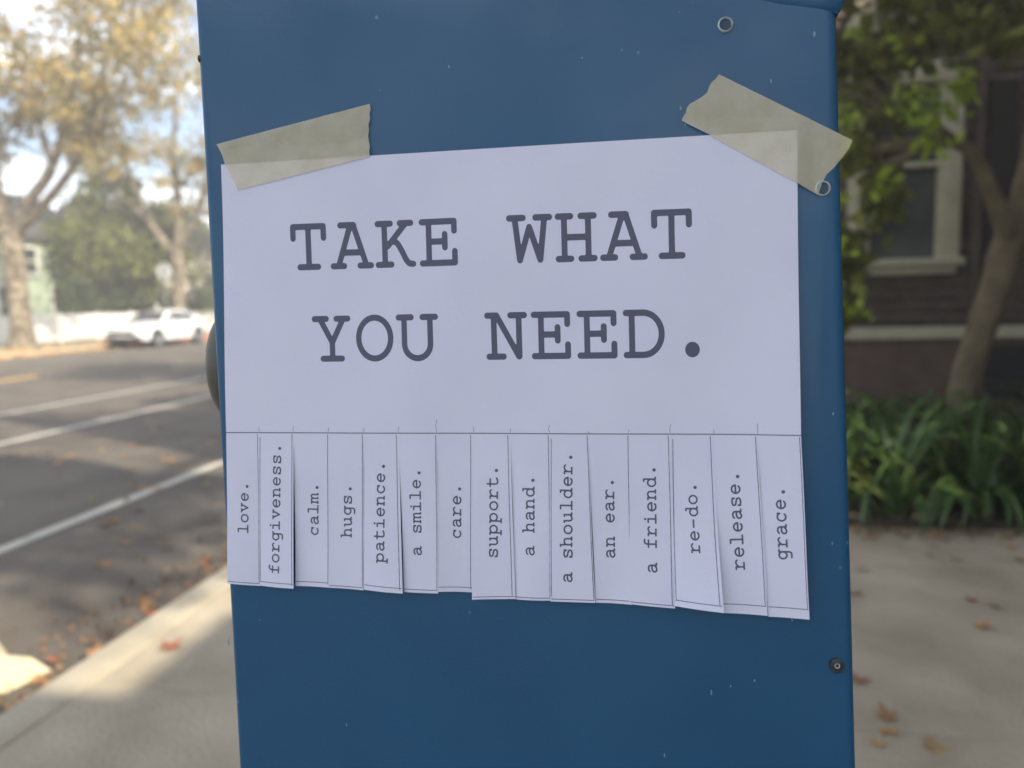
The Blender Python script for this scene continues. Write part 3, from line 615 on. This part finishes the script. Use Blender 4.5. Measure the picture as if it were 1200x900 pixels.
# ------------------------------------------------------------------ stop sign seen from behind
sg = empty('road_sign', (-21.0, 32.6, .12)); tag(sg, 'octagonal road sign seen from its pale metal back', 'sign')
oc = [(.40*math.cos(R(22.5+45*i)), 3.05+.40*math.sin(R(22.5+45*i))) for i in range(8)]
MB().prism(oc, .0, .012, 'y').build('sign_plate', m_alu, sg)
MB().box(-.03, .03, -.055, -.004, 0, 3.35, .004).build('post', m_steel, sg)
MB().box(-.12, .12, -.03, -.006, 2.98, 3.02).box(-.12, .12, -.03, -.006, 3.12, 3.16).build('bracket', m_steel, sg)
mp_ = empty('marker_post', (-21.2, 32.2, .12)); tag(mp_, 'short white marker post left of the octagonal sign', 'post')
MB().tube([(0, 0, 0), (0, 0, 1.5)], [.05, .05], 12).build('shaft', m_white, mp_, True); MB().lathe([(.0, 1.56), (.04, 1.55), (.06, 1.5), (.06, 1.46)], (0, 0, 0), (0, 0, 1), 12).build('cap', m_white, mp_, True)

# ================================================================== the blue cabinet and its notice
# notice frame: u right, v down, w towards the viewer (metres), fixed to the cabinet face
U = Vector((.99977, .01532, .01511)); V = Vector((.01603, -.06163, -.99797)); W = Vector((.01435, -.99798, .06186))
T0 = Vector((-.06472, .3721, 1.4+.07402))
FR = Matrix((U, W.cross(U) * 1.0, W)).transposed()
V = (-W.cross(U)).normalized()
def mframe(Ux, Vx, Wx, T):
    m = Matrix((Ux, -Vx, Wx)).transposed().to_4x4(); m.translation = T; return m      # local: x = u, y = up, z = towards viewer
cab_ = empty('street_cabinet'); tag(cab_, 'tall narrow blue enamelled metal street cabinet carrying the taped notice', 'cabinet')
a = -.0165
Uc = (U-V*(.0165)).normalized(); Vc = (V+U*.0165).normalized()
BASE = T0+Vc*1.44
MC = mframe(Uc, Vc, W, BASE); cab_.matrix_world = MC
def cz(v): return 1.44-v        # height above cabinet base for panel coordinate v
XL, XR, DP = -.1488, .1590, .26
# front panel as a gently dished sheet with folded edges
def folded_panel():
    mb = MB(); nx, ny = 28, 60; z0, z1 = 0.02, cz(-.052)
    for j in range(ny+1):
        for i in range(nx+1):
            x = XL+(XR-XL)*i/nx; y = z0+(z1-z0)*(j/ny)
            w_ = .0004*math.sin(y*9+1)*math.sin(x*14)+.0003*math.sin(y*23+x*30)
            e = min(x-XL, XR-x)
            if e < .004: w_ -= .0022*(1-e/.004)**2
            mb.v.append((x, y, w_-.0006))
    for j in range(ny):
        for i in range(nx): k = j*(nx+1)+i; mb.f.append((k, k+1, k+nx+2, k+nx+1))
    return mb
# denser columns near the folds
def panel2():
    xs = [XL, XL+.0008, XL+.0018, XL+.003, XL+.005]+list(np.linspace(XL+.015, XR-.015, 22))+[XR-.005, XR-.003, XR-.0018, XR-.0008, XR]
    ys = np.linspace(.02, cz(-.09), 70); mb = MB(); n = len(xs)
    for y in ys:
        for i, x in enumerate(xs):
            w_ = .0004*math.sin(y*9+1)*math.sin(x*14)+.00025*math.sin(y*23+x*30)-.0007
            e = min(x-XL, XR-x); q = max(0, 1-e/.0035); w_ -= .0035*(1-math.sqrt(max(0, 1-q*q)))
            mb.v.append((x, y, w_))
    for j in range(len(ys)-1):
        for i in range(n-1): k = j*n+i; mb.f.append((k, k+1, k+n+1, k+n))
    # side returns
    for (i, s) in ((0, -1), (n-1, 1)):
        k0 = len(mb.v)
        for y in ys: mb.v.append((xs[i], y, -.018))
        for j in range(len(ys)-1): mb.f.append((j*n+i, (j+1)*n+i, k0+j+1, k0+j))
    return mb
panel2().build('front_panel', m_blue, cab_, True)
MB().box(XL+.0015, XR-.0015, .02, cz(-.1), -DP, -.0185).build('body', m_blue, cab_)
# sloping hood: its lower edge runs down to the right hand corner, where it flares out
hood = MB()
low = [(-.16, .125), (-.05, .095), (.05, .074), (.106, .0625), (.135, .0535), (.150, .0500), (XR+.0005, .0470), (XR+.0045, .0550), (XR+.012, .068), (XR+.02, .085), (XR+.026, .12)]
n = len(low); K = 5
def hz(j, i): return [-.0003, .0002, .0008, .0018, .0034][j]*(1 if i < n-4 else .8)
for j in range(K):
    for i, (x, h) in enumerate(low):
        d = [0, .001, .004, .010, .020][j]
        hood.v.append((x, 1.44+h+d*(1 if i < n-4 else .2), hz(j, i)))
for j in range(K-1):
    for i in range(n-1): k = j*n+i; hood.f.append((k, k+1, k+n+1, k+n))
k0 = len(hood.v)
tp = [(x, 1.44+.20, .03) for x, h in low]; hood.v += tp
for i in range(n-1): hood.f.append(((K-1)*n+i, (K-1)*n+i+1, k0+i+1, k0+i))
k1 = len(hood.v); hood.v += [(x, 1.44+.22, -DP-.01) for x, h in low]
for i in range(n-1): hood.f.append((k0+i, k0+i+1, k1+i+1, k1+i))
k2 = len(hood.v); hood.v += [(x, 1.44+h, -DP-.01) for x, h in low]
for i in range(n-1): hood.f.append((k1+i, k1+i+1, k2+i+1, k2+i)); hood.f.append((i+1, i, k2+i, k2+i+1))
hood.build('hood', m_blue, cab_, True)
MB().box(XL-.012, XR+.012, -.06, .02, -DP-.01, .012, .004).build('plinth', m_rdark, cab_)
# lock housing on the left side
uL = XL
MB().lathe([(.036, -.004), (.036, .004), (.0352, .0085), (.032, .0125), (.026, .0152), (.016, .0166), (.0, .017)], (uL+.002, cz(.099), -.034-.0085), (-1, 0, 0), 40).build('lock_housing', m_knob, cab_, True)
# rivets and screw
def puv(u, v):  # notice coords -> cabinet local
    p = MC.inverted() @ (T0+U*u+V*v); return p
for (u, v, kind) in [(.1092, -.0488, 0), (.1509, .0276, 0), (.1551, .2473, 1), (-.1455, -.055, 2)]:
    p = puv(u, v)
    if kind == 2:
        MB().lathe([(.0018, -.002), (.0018, .0003), (.0010, .0007), (0, .0008)], (XL+.0004, p.y, -.003), (-1, 0, .2), 12).build('rivet', m_rust, cab_, True); continue
    if kind == 0:
        r = MB().lathe([(.0025, -.001), (.0026, .0006), (.0029, .0010), (.0033, .0008), (.0036, .0001), (.0036, -.001)], (p.x, p.y, 0), (0, 0, 1), 28).build('rivet', m_chrome, cab_, True)
        MB().lathe([(.0023, .0002), (.001, -.0001), (.0, .0)], (p.x, p.y, 0), (0, 0, 1), 20).build('rivet_core', m_rdark, r, True)
    else:
        r = MB().lathe([(.0034, -.001), (.0034, .0003), (.0030, .0007), (.0019, .0009), (.0016, .0002), (0, .0001)], (p.x, p.y, 0), (0, 0, 1), 28).build('screw', m_rust, cab_, True)
        MB().lathe([(.0008, .0001), (.0009, .0006), (.0012, .0006), (.0013, .0002)], (p.x, p.y, 0), (0, 0, 1), 20).build('socket', m_chrome, r, True)

# chipped flecks and short rub marks in the paint, bare primer showing
fl = MB(); r5 = random.Random(5)
FL = [(.0885, -.0127, .0008), (.0925, .002, .0006), (.0905, -.005, .0004), (.134, .2235, .0007), (.1352, .2262, .0005), (.118, .2555, .0005), (.107, .2585, .0004), (.098, .262, .0006), (.148, -.0415, .0006), (.0755, .2935, .0005), (-.0835, .2850, .0005), (-.128, .2320, .0005), (-.020, -.040, .0004), (.129, -.022, .0005), (-.1455, .244, .0007), (.1545, .13, .0006), (.1535, .19, .0005)]
for _ in range(8): FL.append((r5.uniform(-.14, .155), r5.choice([r5.uniform(-.065, -.03), r5.uniform(.235, .30)]), r5.uniform(.00015, .0004)))
for (u, v, r) in FL:
    p = puv(u, v); st = r5.uniform(1, 3.2); k0 = 7; a0 = r5.uniform(0, 6)
    fl.add([(p.x+math.cos(a0+q*6.283/k0)*r*r5.uniform(.5, 1), p.y+math.sin(a0+q*6.283/k0)*r*st*r5.uniform(.6, 1), .00008) for q in range(k0)], [tuple(range(k0))])
o = fl.build('paint_chips', mat('bare_primer', (.20, .30, .36), .6), cab_); o['kind'] = 'stuff'

# ---- stroke lettering (typewriter slab serif) turned into polygons
def ell(cx, cy, rx, ry, a0, a1, k=22): return [(cx+rx*math.cos(R(a0+(a1-a0)*i/k)), cy+ry*math.sin(R(a0+(a1-a0)*i/k))) for i in range(k+1)]
def sm(*p): return catmull(list(p), 5)
t, b = 536, 36
GL = {
 'T': [[(86, t), (514, t)], [(86, t), (86, 392)], [(514, t), (514, 392)], [(300, t), (300, b)], [(172, b), (428, b)]],
 'A': [[(150, t), (335, t)], [(288, t), (112, b)], [(330, t), (498, b)], [(168, 200), (440, 200)], [(38, b), (190, b)], [(410, b), (562, b)]],
 'K': [[(66, t), (240, t)], [(370, t), (520, t)], [(157, t), (157, b)], [(62, b), (245, b)], [(452, t), (200, 262)], sm((262, 325), (330, 292), (395, 190), (445, 95), (490, 45), (545, b))],
 'E': [[(70, t), (508, t)], [(508, t), (508, 420)], [(163, t), (163, b)], [(163, 296), (380, 296)], [(380, 382), (380, 222)], [(70, b), (512, b)], [(512, b), (512, 172)]],
 'W': [[(40, t), (220, t)], [(382, t), (562, t)], [(112, t), (170, b)], [(170, b), (300, 425)], [(300, 425), (434, b)], [(434, b), (498, t)]],
 'H': [[(70, t), (232, t)], [(362, t), (530, t)], [(149, t), (149, b)], [(455, t), (455, b)], [(149, 290), (455, 290)], [(70, b), (232, b)], [(362, b), (530, b)]],
 'Y': [[(55, t), (222, t)], [(364, t), (525, t)], [(132, t), (300, 238)], [(460, t), (300, 238)], [(300, 238), (300, b)], [(165, b), (435, b)]],
 'O': [ell(300, 286, 225, 255, 0, 360, 36)],
 'U': [[(40, t), (215, t)], [(372, t), (550, t)], [(117, t), (117, 205)]+ell(296, 205, 179, 176, 180, 360, 16)+[(475, t)]],
 'N': [[(52, t), (176, t)], [(360, t), (545, t)], [(138, t), (138, b)], [(176, t), (462, b)], [(470, t), (470, b)], [(66, b), (260, b)]],
 'D': [[(66, t), (290, t)], [(140, t), (140, b)], [(66, b), (290, b)], [(285, t)]+ell(285, 286, 232, 250, 90, -90, 18)],
 'c': [[(475, 395), (475, 295)], ell(305, 213, 190, 188, 38, 318, 20)],
 'a': [sm((125, 345), (185, 395), (295, 410), (395, 375), (430, 300), (430, 180), (430, 36)), [(430, 36), (535, 36)], sm((430, 235), (270, 245), (150, 200), (108, 120), (150, 45), (245, 20), (350, 60), (430, 120))],
 'e': [[(498, 222), (112, 222)], ell(302, 213, 195, 190, 3, 318, 24)],
 'f': [sm((265, 36), (265, 250), (265, 450), (300, 560), (380, 592), (490, 580)), [(110, 400), (460, 400)], [(110, 36), (440, 36)]],
 'g': [ell(275, 228, 165, 175, 0, 360, 26), sm((440, 400), (440, 150), (440, -50), (400, -140), (310, -162), (170, -158)), [(440, 400), (545, 400)]],
 'h': [[(140, 36), (140, 590)], [(55, 590), (140, 590)], sm((140, 290), (205, 370), (300, 405), (395, 380), (440, 300), (440, 36)), [(60, 36), (225, 36)], [(370, 36), (525, 36)]],
 'i': [[(290, 560), (292, 562)], [(130, 400), (300, 400)], [(300, 400), (300, 36)], [(100, 36), (500, 36)]],
 'l': [[(130, 590), (300, 590)], [(300, 590), (300, 36)], [(100, 36), (500, 36)]],
 'm': [[(90, 36), (90, 400)], [(25, 400), (90, 400)], sm((90, 320), (150, 390), (220, 405), (282, 375), (300, 300), (300, 36)), sm((300, 320), (360, 390), (430, 405), (492, 375), (510, 300), (510, 36)), [(30, 36), (150, 36)], [(300, 36), (355, 36)], [(510, 36), (570, 36)]],
 'n': [[(140, 36), (140, 400)], [(55, 400), (140, 400)], sm((140, 290), (205, 370), (300, 405), (395, 380), (440, 300), (440, 36)), [(60, 36), (225, 36)], [(370, 36), (525, 36)]],
 'o': [ell(300, 213, 200, 190, 0, 360, 30)],
 'p': [[(130, -165), (130, 400)], [(45, 400), (130, 400)], [(45, -165), (250, -165)], ell(315, 220, 185, 180, 0, 360, 28)],
 'r': [[(190, 36), (190, 400)], [(80, 400), (190, 400)], [(80, 36), (400, 36)], sm((190, 250), (265, 350), (370, 402), (455, 398), (510, 350))],
 's': [[(468, 400), (468, 305)], sm((462, 340), (390, 402), (285, 410), (165, 385), (132, 320), (175, 255), (300, 225), (425, 190), (472, 115), (430, 45), (310, 18), (190, 35), (130, 95)), [(128, 135), (128, 30)]],
 't': [sm((210, 545), (210, 300), (210, 130), (235, 50), (320, 20), (430, 35), (515, 75)), [(85, 400), (460, 400)]],
 'u': [[(55, 400), (140, 400)], sm((140, 400), (140, 250), (142, 120), (190, 40), (275, 20), (370, 60), (440, 135)), [(440, 400), (440, 36)], [(440, 36), (535, 36)], [(355, 400), (440, 400)]],
 'v': [[(55, 400), (220, 400)], [(380, 400), (545, 400)], [(132, 400), (300, 36)], [(468, 400), (300, 36)]],
 'd': [ell(275, 213, 178, 188, 0, 360, 28), [(450, 590), (450, 36)], [(450, 36), (545, 36)], [(350, 590), (450, 590)]],
 '-': [[(120, 250), (480, 250)]],
}
_g = {}
def glyph(ch, half, step, dot=75):
    key = (ch, half, step)
    if key in _g: return _g[key]
    y0, y1 = -260, 700
    xs = np.arange(-60, 661, step, float); ys = np.arange(y0, y1+1, step, float); X, Y = np.meshgrid(xs, ys)
    F = np.full(X.shape, 1e9)
    if ch == '.': F = np.hypot(X-300, Y-dot)-dot
    else:
        if ch == 'i': F = np.minimum(F, np.hypot(X-290, Y-545)-58)
        for pl in GL[ch]:
            if ch == 'i' and pl[0][1] == 560: continue
            for (ax, ay), (bx, by) in zip(pl[:-1], pl[1:]):
                dx, dy = bx-ax, by-ay; q = dx*dx+dy*dy or 1e-9
                tt = np.clip(((X-ax)*dx+(Y-ay)*dy)/q, 0, 1); F = np.minimum(F, np.hypot(X-ax-tt*dx, Y-ay-tt*dy)-half)
    V_ = []; ids = {}; Fs = []
    def vid(k, p):
        if k not in ids: ids[k] = len(V_); V_.append(p)
        return ids[k]
    ny, nx = F.shape
    for j in range(ny-1):
        for i in range(nx-1):
            c = [(j, i), (j, i+1), (j+1, i+1), (j+1, i)]; f = [F[q] for q in c]
            if min(f) >= 0: continue
            poly = []
            for k in range(4):
                p, q = c[k], c[(k+1) % 4]
                if f[k] < 0: poly.append(vid(p, (X[p], Y[p])))
                if (f[k] < 0) != (f[(k+1) % 4] < 0):
                    s = f[k]/(f[k]-f[(k+1) % 4]); kk = (min(p, q), max(p, q))
                    poly.append(vid(kk, (X[p]+s*(X[q]-X[p]), Y[p]+s*(Y[q]-Y[p]))))
            if len(poly) >= 3: Fs.append(poly)
    _g[key] = (V_, Fs); return _g[key]

# ---- the sheet
notice = empty('paper_notice'); notice.matrix_world = mframe(U, V, W, T0)
tag(notice, 'white tear off paper notice reading TAKE WHAT YOU NEED taped to the blue cabinet', 'notice')
def loc(u, v, w_): return (u, -v, w_)
def sheet_w(u, v):
    return .0007+.0007*(1+math.sin(u*23+.6)*math.sin(v*31+.4))+.0004*math.sin(u*61+v*37)*min(1, v/.03)+.0009*max(0, v/.14)**2*(.6+.4*math.sin(u*40))+.0022*math.exp(-((u-.14)/.02)**2)*max(0, v/.14)
TOP = [(-.1379, -.0003), (-.06, .0001), (.1398, .0010)]
def top_v(u): return -.0003+(u+.138)*.0047
BND = [(-140.64, 135.4), (-123.23, 135.69), (-104.63, 136.0), (-86.18, 136.31), (-68.28, 136.61), (-50.22, 136.91), (-31.27, 137.23), (-13.39, 137.53), (5.1, 137.84), (24.04, 138.15), (42.55, 138.46), (61.69, 138.78), (81.23, 139.11), (100.68, 139.44), (120.3, 139.76), (139.22, 140.08)]
BND = [(u/1000, v/1000) for u, v in BND]
mb = MB(); nu, nv = 45, 16
ub = np.interp(np.arange(nu+1)/3, range(16), [p[0] for p in BND]); vb = np.interp(np.arange(nu+1)/3, range(16), [p[1] for p in BND])
ut = np.linspace(-.1379, .1398, nu+1)
for j in range(nv+1):
    s = j/nv
    for i in range(nu+1):
        u = ut[i]*(1-s)+ub[i]*s; v = top_v(u)*(1-s)+vb[i]*s; mb.v.append(loc(u, v, sheet_w(u, v)))
for j in range(nv):
    for i in range(nu): k = j*(nu+1)+i; mb.f.append((k, k+1, k+nu+2, k+nu+1))
def thin(o, t=.00012):
    md = o.modifiers.new('thickness', 'SOLIDIFY'); md.thickness = t; md.offset = -1
sh_ = mb.build('upper_sheet', m_paper, notice)
def orient(o):  # faces towards the viewer (+z local)
    me = o.data; 
    if sum(p.normal.z for p in me.polygons) < 0: me.flip_normals()
orient(sh_); thin(sh_)
# headline
INK = .00006
def headline(text, anchors, name):
    """anchors: (index0, u0, v0, index1, u1, v1, cap height, half stroke)"""
    i0, u0, v0, i1, u1, v1, cap, half = anchors
    adv = (u1-u0)/(i1-i0); sl = (v1-v0)/(u1-u0); sc = cap/572
    for n_, ch in enumerate(text):
        if ch == ' ': continue
        gv, gf = glyph(ch, half, 12, 92); cu = u0+(n_-i0)*adv; m_ = MB(); vv = []
        for gx, gy in gv:
            u = cu+(gx-300)/600*adv; v = v0+(u-u0)*sl-gy*sc; vv.append(loc(u, v, sheet_w(u, v)+INK))
        m_.add(vv, [tuple(f) for f in gf]); o = m_.build('letter', m_ink, sh_); orient(o)
headline('TAKE WHAT', (0, -.0936, .0542, 8, .0833, .0565, .0228, 38), 'headline')
headline('YOU NEED.', (0, -.0830, .1000, 7, .0700, .1022, .0226, 38), 'headline')
# printed row line and slit marks above it
def ribbon(mb, pts, wd, fn=None):
    for (a, b_) in zip(pts[:-1], pts[1:]):
        d = Vector((b_[0]-a[0], b_[1]-a[1])); n_ = Vector((-d.y, d.x)).normalized()*wd/2
        q = [(a[0]+n_.x, a[1]+n_.y), (b_[0]+n_.x, b_[1]+n_.y), (b_[0]-n_.x, b_[1]-n_.y), (a[0]-n_.x, a[1]-n_.y)]
        mb.add([loc(x, y, (fn or sheet_w)(x, y)+INK) for x, y in q], [(0, 1, 2, 3)])
mb = MB(); ribbon(mb, [(ub[i], vb[i]-.0008) for i in range(nu+1)], .0005); o = mb.build('printed_line', m_inkl, sh_); orient(o)
mb = MB()
for i, ln in enumerate([0, .0035, .004, .0035, .0035, .004, .0075, .004, .003, .005, .002, .003, .0055, .003, .006, 0]):
    if ln: u, v = BND[i]; ribbon(mb, [(u+.0003*math.sin(i), v-.0014), (u+.0006*math.sin(i*2), v-ln*.6), (u+.0002, v-ln)], .00022)
o = mb.build('slit_marks', m_inkl, sh_); orient(o); o['kind'] = 'stuff'
# the fifteen tear-off tabs
TAB = [((-142.78, 211.96), (-126.09, 213.22)), ((-124.72, 212.67), (-106.48, 213.36)), ((-105.75, 213.0), (-88.78, 213.4)), ((-88.41, 213.26), (-71.14, 214.43)), ((-70.45, 214.1), (-50.6, 215.15)), ((-50.12, 215.17), (-33.2, 215.5)), ((-32.71, 214.73), (-15.73, 215.31)), ((-15.35, 217.74), (5.15, 217.64)), ((5.36, 218.12), (22.47, 218.24)), ((23.35, 218.06), (43.87, 218.73)), ((44.26, 218.93), (60.47, 219.63)), ((61.09, 219.36), (81.44, 220.16)), ((81.9, 218.04), (102.6, 219.61)), ((102.83, 222.02), (123.27, 222.65)), ((123.89, 223.33), (141.75, 223.76))]
TXT = [((-130.66, 186.31), (-129.55, 161.13)), ((-113.98, 206.36), (-111.29, 141.91)), ((-93.54, 187.41), (-92.53, 161.81)), ((-75.99, 187.95), (-75.04, 162.43)), ((-59.3, 200.2), (-57.57, 151.29)), ((-40.49, 196.92), (-39.79, 154.69)), ((-20.76, 188.76), (-19.97, 162.96)), ((-2.6, 197.74), (-1.35, 153.8)), ((15.36, 196.64), (16.36, 158.66)), ((33.42, 209.11), (34.9, 147.63)), ((54.03, 197.59), (54.28, 159.9)), ((73.58, 204.0), (73.95, 153.94)), ((93.46, 193.84), (92.64, 162.35)), ((113.81, 201.88), (112.04, 157.14)), ((132.99, 196.81), (131.98, 164.06))]
WORD = ['love.', 'forgiveness.', 'calm.', 'hugs.', 'patience.', 'a smile.', 'care.', 'support.', 'a hand.', 'a shoulder.', 'an ear.', 'a friend.', 're-do.', 'release.', 'grace.']
#        lift mm at bottom left, bottom right, bow
LIFT = [(1.2, .6), (1.2, 3.4), (.4, 1.2), (1.2, .6), (.8, 3.4), (.4, 1.3), (1.6, .5), (3.6, 1.4), (.7, 1.4), (2.8, 1.0), (.5, 1.2), (.8, 3.4), (6.5, 11.0), (3.6, 2.4), (1.8, 2.2)]
EXT_L = [0, .9, 1.2, 0, .5, 0, 0, .5, 0, .9, 0, .7, 1.0, .2, 0]; EXT_R = [.9, 0, .0, .5, .3, .6, 0, .2, .8, .2, .8, .3, .2, .1, 0]
for i in range(15):
    (bl, br) = TAB[i]; (a0, a1) = BND[i], BND[i+1]; bl = (bl[0]/1000, bl[1]/1000); br = (br[0]/1000, br[1]/1000); l0, l1 = LIFT[i]
    def tabf(s, t_, i=i, bl=bl, br=br, a0=a0, a1=a1, l0=l0, l1=l1):
        ax = a0[0]+(a1[0]-a0[0])*s; ay = a0[1]+(a1[1]-a0[1])*s; bx = bl[0]-EXT_L[i]*.0008*(1-s)+(br[0]-bl[0]+EXT_R[i]*.0009*s)*s; by = bl[1]+(br[1]-bl[1])*s
        u = ax+(bx-ax)*t_+.0002*math.sin(i*2.3+t_*5)*t_; v = ay+(by-ay)*t_
        w0 = sheet_w(ax, ay); lf = (l0+(l1-l0)*s)/1000
        bow = .0008*math.sin(math.pi*s)*math.sin(i*1.7+.5)*t_+.0007*math.sin(i*3.1)*(t_**3)*(s-.5)*2
        if i == 12: rise = lf*(t_**2.2)
        else: rise = lf*(t_**1.3)
        return u, v, w0+rise+bow-.0003*t_+.0004*(i % 2)*min(1, t_*4)
    nS, nT = 9, 22; mb = MB()
    for j in range(nT+1):
        for k in range(nS+1):
            u, v, w_ = tabf(k/nS, j/nT); mb.v.append(loc(u, v, w_))
    for j in range(nT):
        for k in range(nS): q = j*(nS+1)+k; mb.f.append((q, q+1, q+nS+2, q+nS+1))
    tb = mb.build('tab', m_paper, notice); orient(tb); thin(tb, .0001); tb['label'] = 'tear off tab reading '+WORD[i].rstrip('.')
    # the inverse map panel (u,v) -> (s,t) is close to linear; solve by iteration
    def inv(u, v):
        s, t_ = .5, .5
        for _ in range(6):
            q = tabf(s, t_); wS = (a1[0]-a0[0])*(1-t_)+(br[0]-bl[0])*t_; t_ += (v-q[1])/((bl[1]+br[1]-a0[1]-a1[1])/2); s += (u-q[0])/wS
        return s, t_
    (p0, p1) = TXT[i]; p0 = Vector((p0[0]/1000, p0[1]/1000)); p1 = Vector((p1[0]/1000, p1[1]/1000)); d = p1-p0; ln = d.length; d /= ln; up_ = Vector((d.y, -d.x))
    if up_.x > 0: up_ = -up_
    adv = ln/(len(WORD[i])-.36); sc = adv/600*1.0; m_ = MB()
    for n_, ch in enumerate(WORD[i]):
        if ch == ' ': continue
        gv, gf = glyph(ch, 41, 20, 84); vv = []
        for gx, gy in gv:
            p = p0+d*((n_-.06)*adv+gx/600*adv)+up_*(gy*sc); s, t_ = inv(p.x, p.y); u, v, w_ = tabf(s, t_); vv.append(loc(u, v, w_+INK))
        m_.add(vv, [tuple(f) for f in gf])
    o = m_.build('lettering', m_ink, tb); orient(o)
    # printed frame line of the tab (side and bottom) lying a little inside the cut
    m_ = MB()
    def rib(s0, t0, s1, t1, ws, wt, k=14):
        for q in range(k):
            a_, b_ = q/k, (q+1)/k; pa = (s0+(s1-s0)*a_, t0+(t1-t0)*a_); pb = (s0+(s1-s0)*b_, t0+(t1-t0)*b_)
            c = [(pa[0]-ws*1.5, pa[1]-wt*1.3), (pb[0]-ws if ws else pb[0], pb[1]-wt), (pb[0]+ws, pb[1]+wt), (pa[0]+ws, pa[1]+wt)]
            m_.add([loc(*(lambda q_: (q_[0], q_[1], q_[2]+INK))(tabf(x, y))) for x, y in c], [(0, 1, 2, 3)])
    bt = [.985, .972, .97, .985, .968, .98, .97, .985, .985, .985, .98, .985, .965, .948, .945][i]
    rs = [.97, .955, .97, .975, .93, .97, .94, .93, .97, .975, .98, .94, .93, .96, .965][i]
    rib(0.02, bt, .98, bt, 0, .0022)
    rib(rs, .0, rs, 1-(.02 if i < 12 else 1-bt), .008, 0)
    if i in (1, 9, 12): rib(.045, 0.02, .03, .97, .007, 0)
    o = m_.build('printed_line', m_inkl, tb); orient(o)

# ---- masking tape strips
def tape(label, pts, w0, lift=None, crease=None):
    t_ = empty('masking_tape'); t_.matrix_world = mframe(U, V, W, T0); tag(t_, label, 'tape')
    bm = bmesh.new(); vs = [bm.verts.new(loc(u/1000, v/1000, 0)) for u, v in pts]; bm.faces.new(vs)
    bmesh.ops.triangulate(bm, faces=bm.faces[:])
    for _ in range(6):
        ed = [e for e in bm.edges if e.calc_length() > .003]
        if not ed: break
        bmesh.ops.subdivide_edges(bm, edges=ed, cuts=1); bmesh.ops.triangulate(bm, faces=[f for f in bm.faces if len(f.verts) > 3])
    for v in bm.verts:
        u, vv = v.co.x, -v.co.y; d = max(top_v(u)-vv, u-.1398, -.138-u, 0); near = max(0, 1-d/.007)
        v.co.z = .0005+(sheet_w(min(max(u, -.138), .1398), max(vv, 0))+.0003)*near+.0001*(1+math.sin(u*400+vv*150)*math.sin(vv*520))
        if lift: v.co.z += lift(u, vv)
    me = bpy.data.meshes.new('strip'); bm.to_mesh(me); bm.free(); o = link('strip', me, m_tape, t_, True); orient(o)
    return t_
tape('beige masking tape strip holding the top left corner of the notice', [(-140.3, -10.7), (-120, -14.4), (-100, -17.9), (-80, -21.5), (-59.9, -25), (-59.4, -22.5), (-60.1, -20.4), (-59.9, -17.6), (-60.8, -15.2), (-60.6, -12.4), (-61.2, -9.8), (-60.9, -7.0), (-60.3, -4.4), (-60.6, -1.6), (-60.1, .5), (-77, 3.6), (-95, 6.8), (-112, 9.8), (-129.5, 12.9), (-130.6, 10.4), (-133.2, 4.6), (-135.7, -1), (-137.2, -5), (-138.9, -8.2)], .0018)
tape('beige masking tape strip on the top right corner, sticking out past the cabinet edge', [(106.1, -26.6), (120, -18.5), (135, -9.8), (150, -1.1), (163.8, 6.9), (162.4, 10.3), (159.6, 14), (155.5, 18.9), (152.6, 21.5), (150.7, 24.9), (148.7, 30.4), (138, 24), (120, 12.8), (104, 2.6), (88.9, -6.8), (89.6, -8.6), (90.8, -10.2), (91.4, -12.6), (92.9, -14.3), (95.7, -15.6), (98.4, -17.1), (100.6, -18.8), (101.4, -21.2), (102.4, -23), (104.3, -24.6)], .0020,
     lift=lambda u, v: -.0002 if u > .1585 else 0)

# ------------------------------------------------------------------ air
hz_ = MB().box(-70, 70, -40, 125, -1.0, 19.5).build('haze', None)
hm = bpy.data.materials.new('haze'); hm.use_nodes = True; t_ = hm.node_tree; t_.nodes.remove(t_.nodes['Principled BSDF'])
pv = t_.nodes.new('ShaderNodeVolumePrincipled'); pv.inputs['Density'].default_value = .0070; pv.inputs['Color'].default_value = (1, .97, .92, 1); pv.inputs['Anisotropy'].default_value = .2
t_.links.new(pv.outputs[0], t_.nodes['Material Output'].inputs['Volume']); hz_.data.materials.append(hm); tag(hz_, 'thin pale sunlit haze over the street', kind='stuff')
S.cycles.volume_bounces = 0
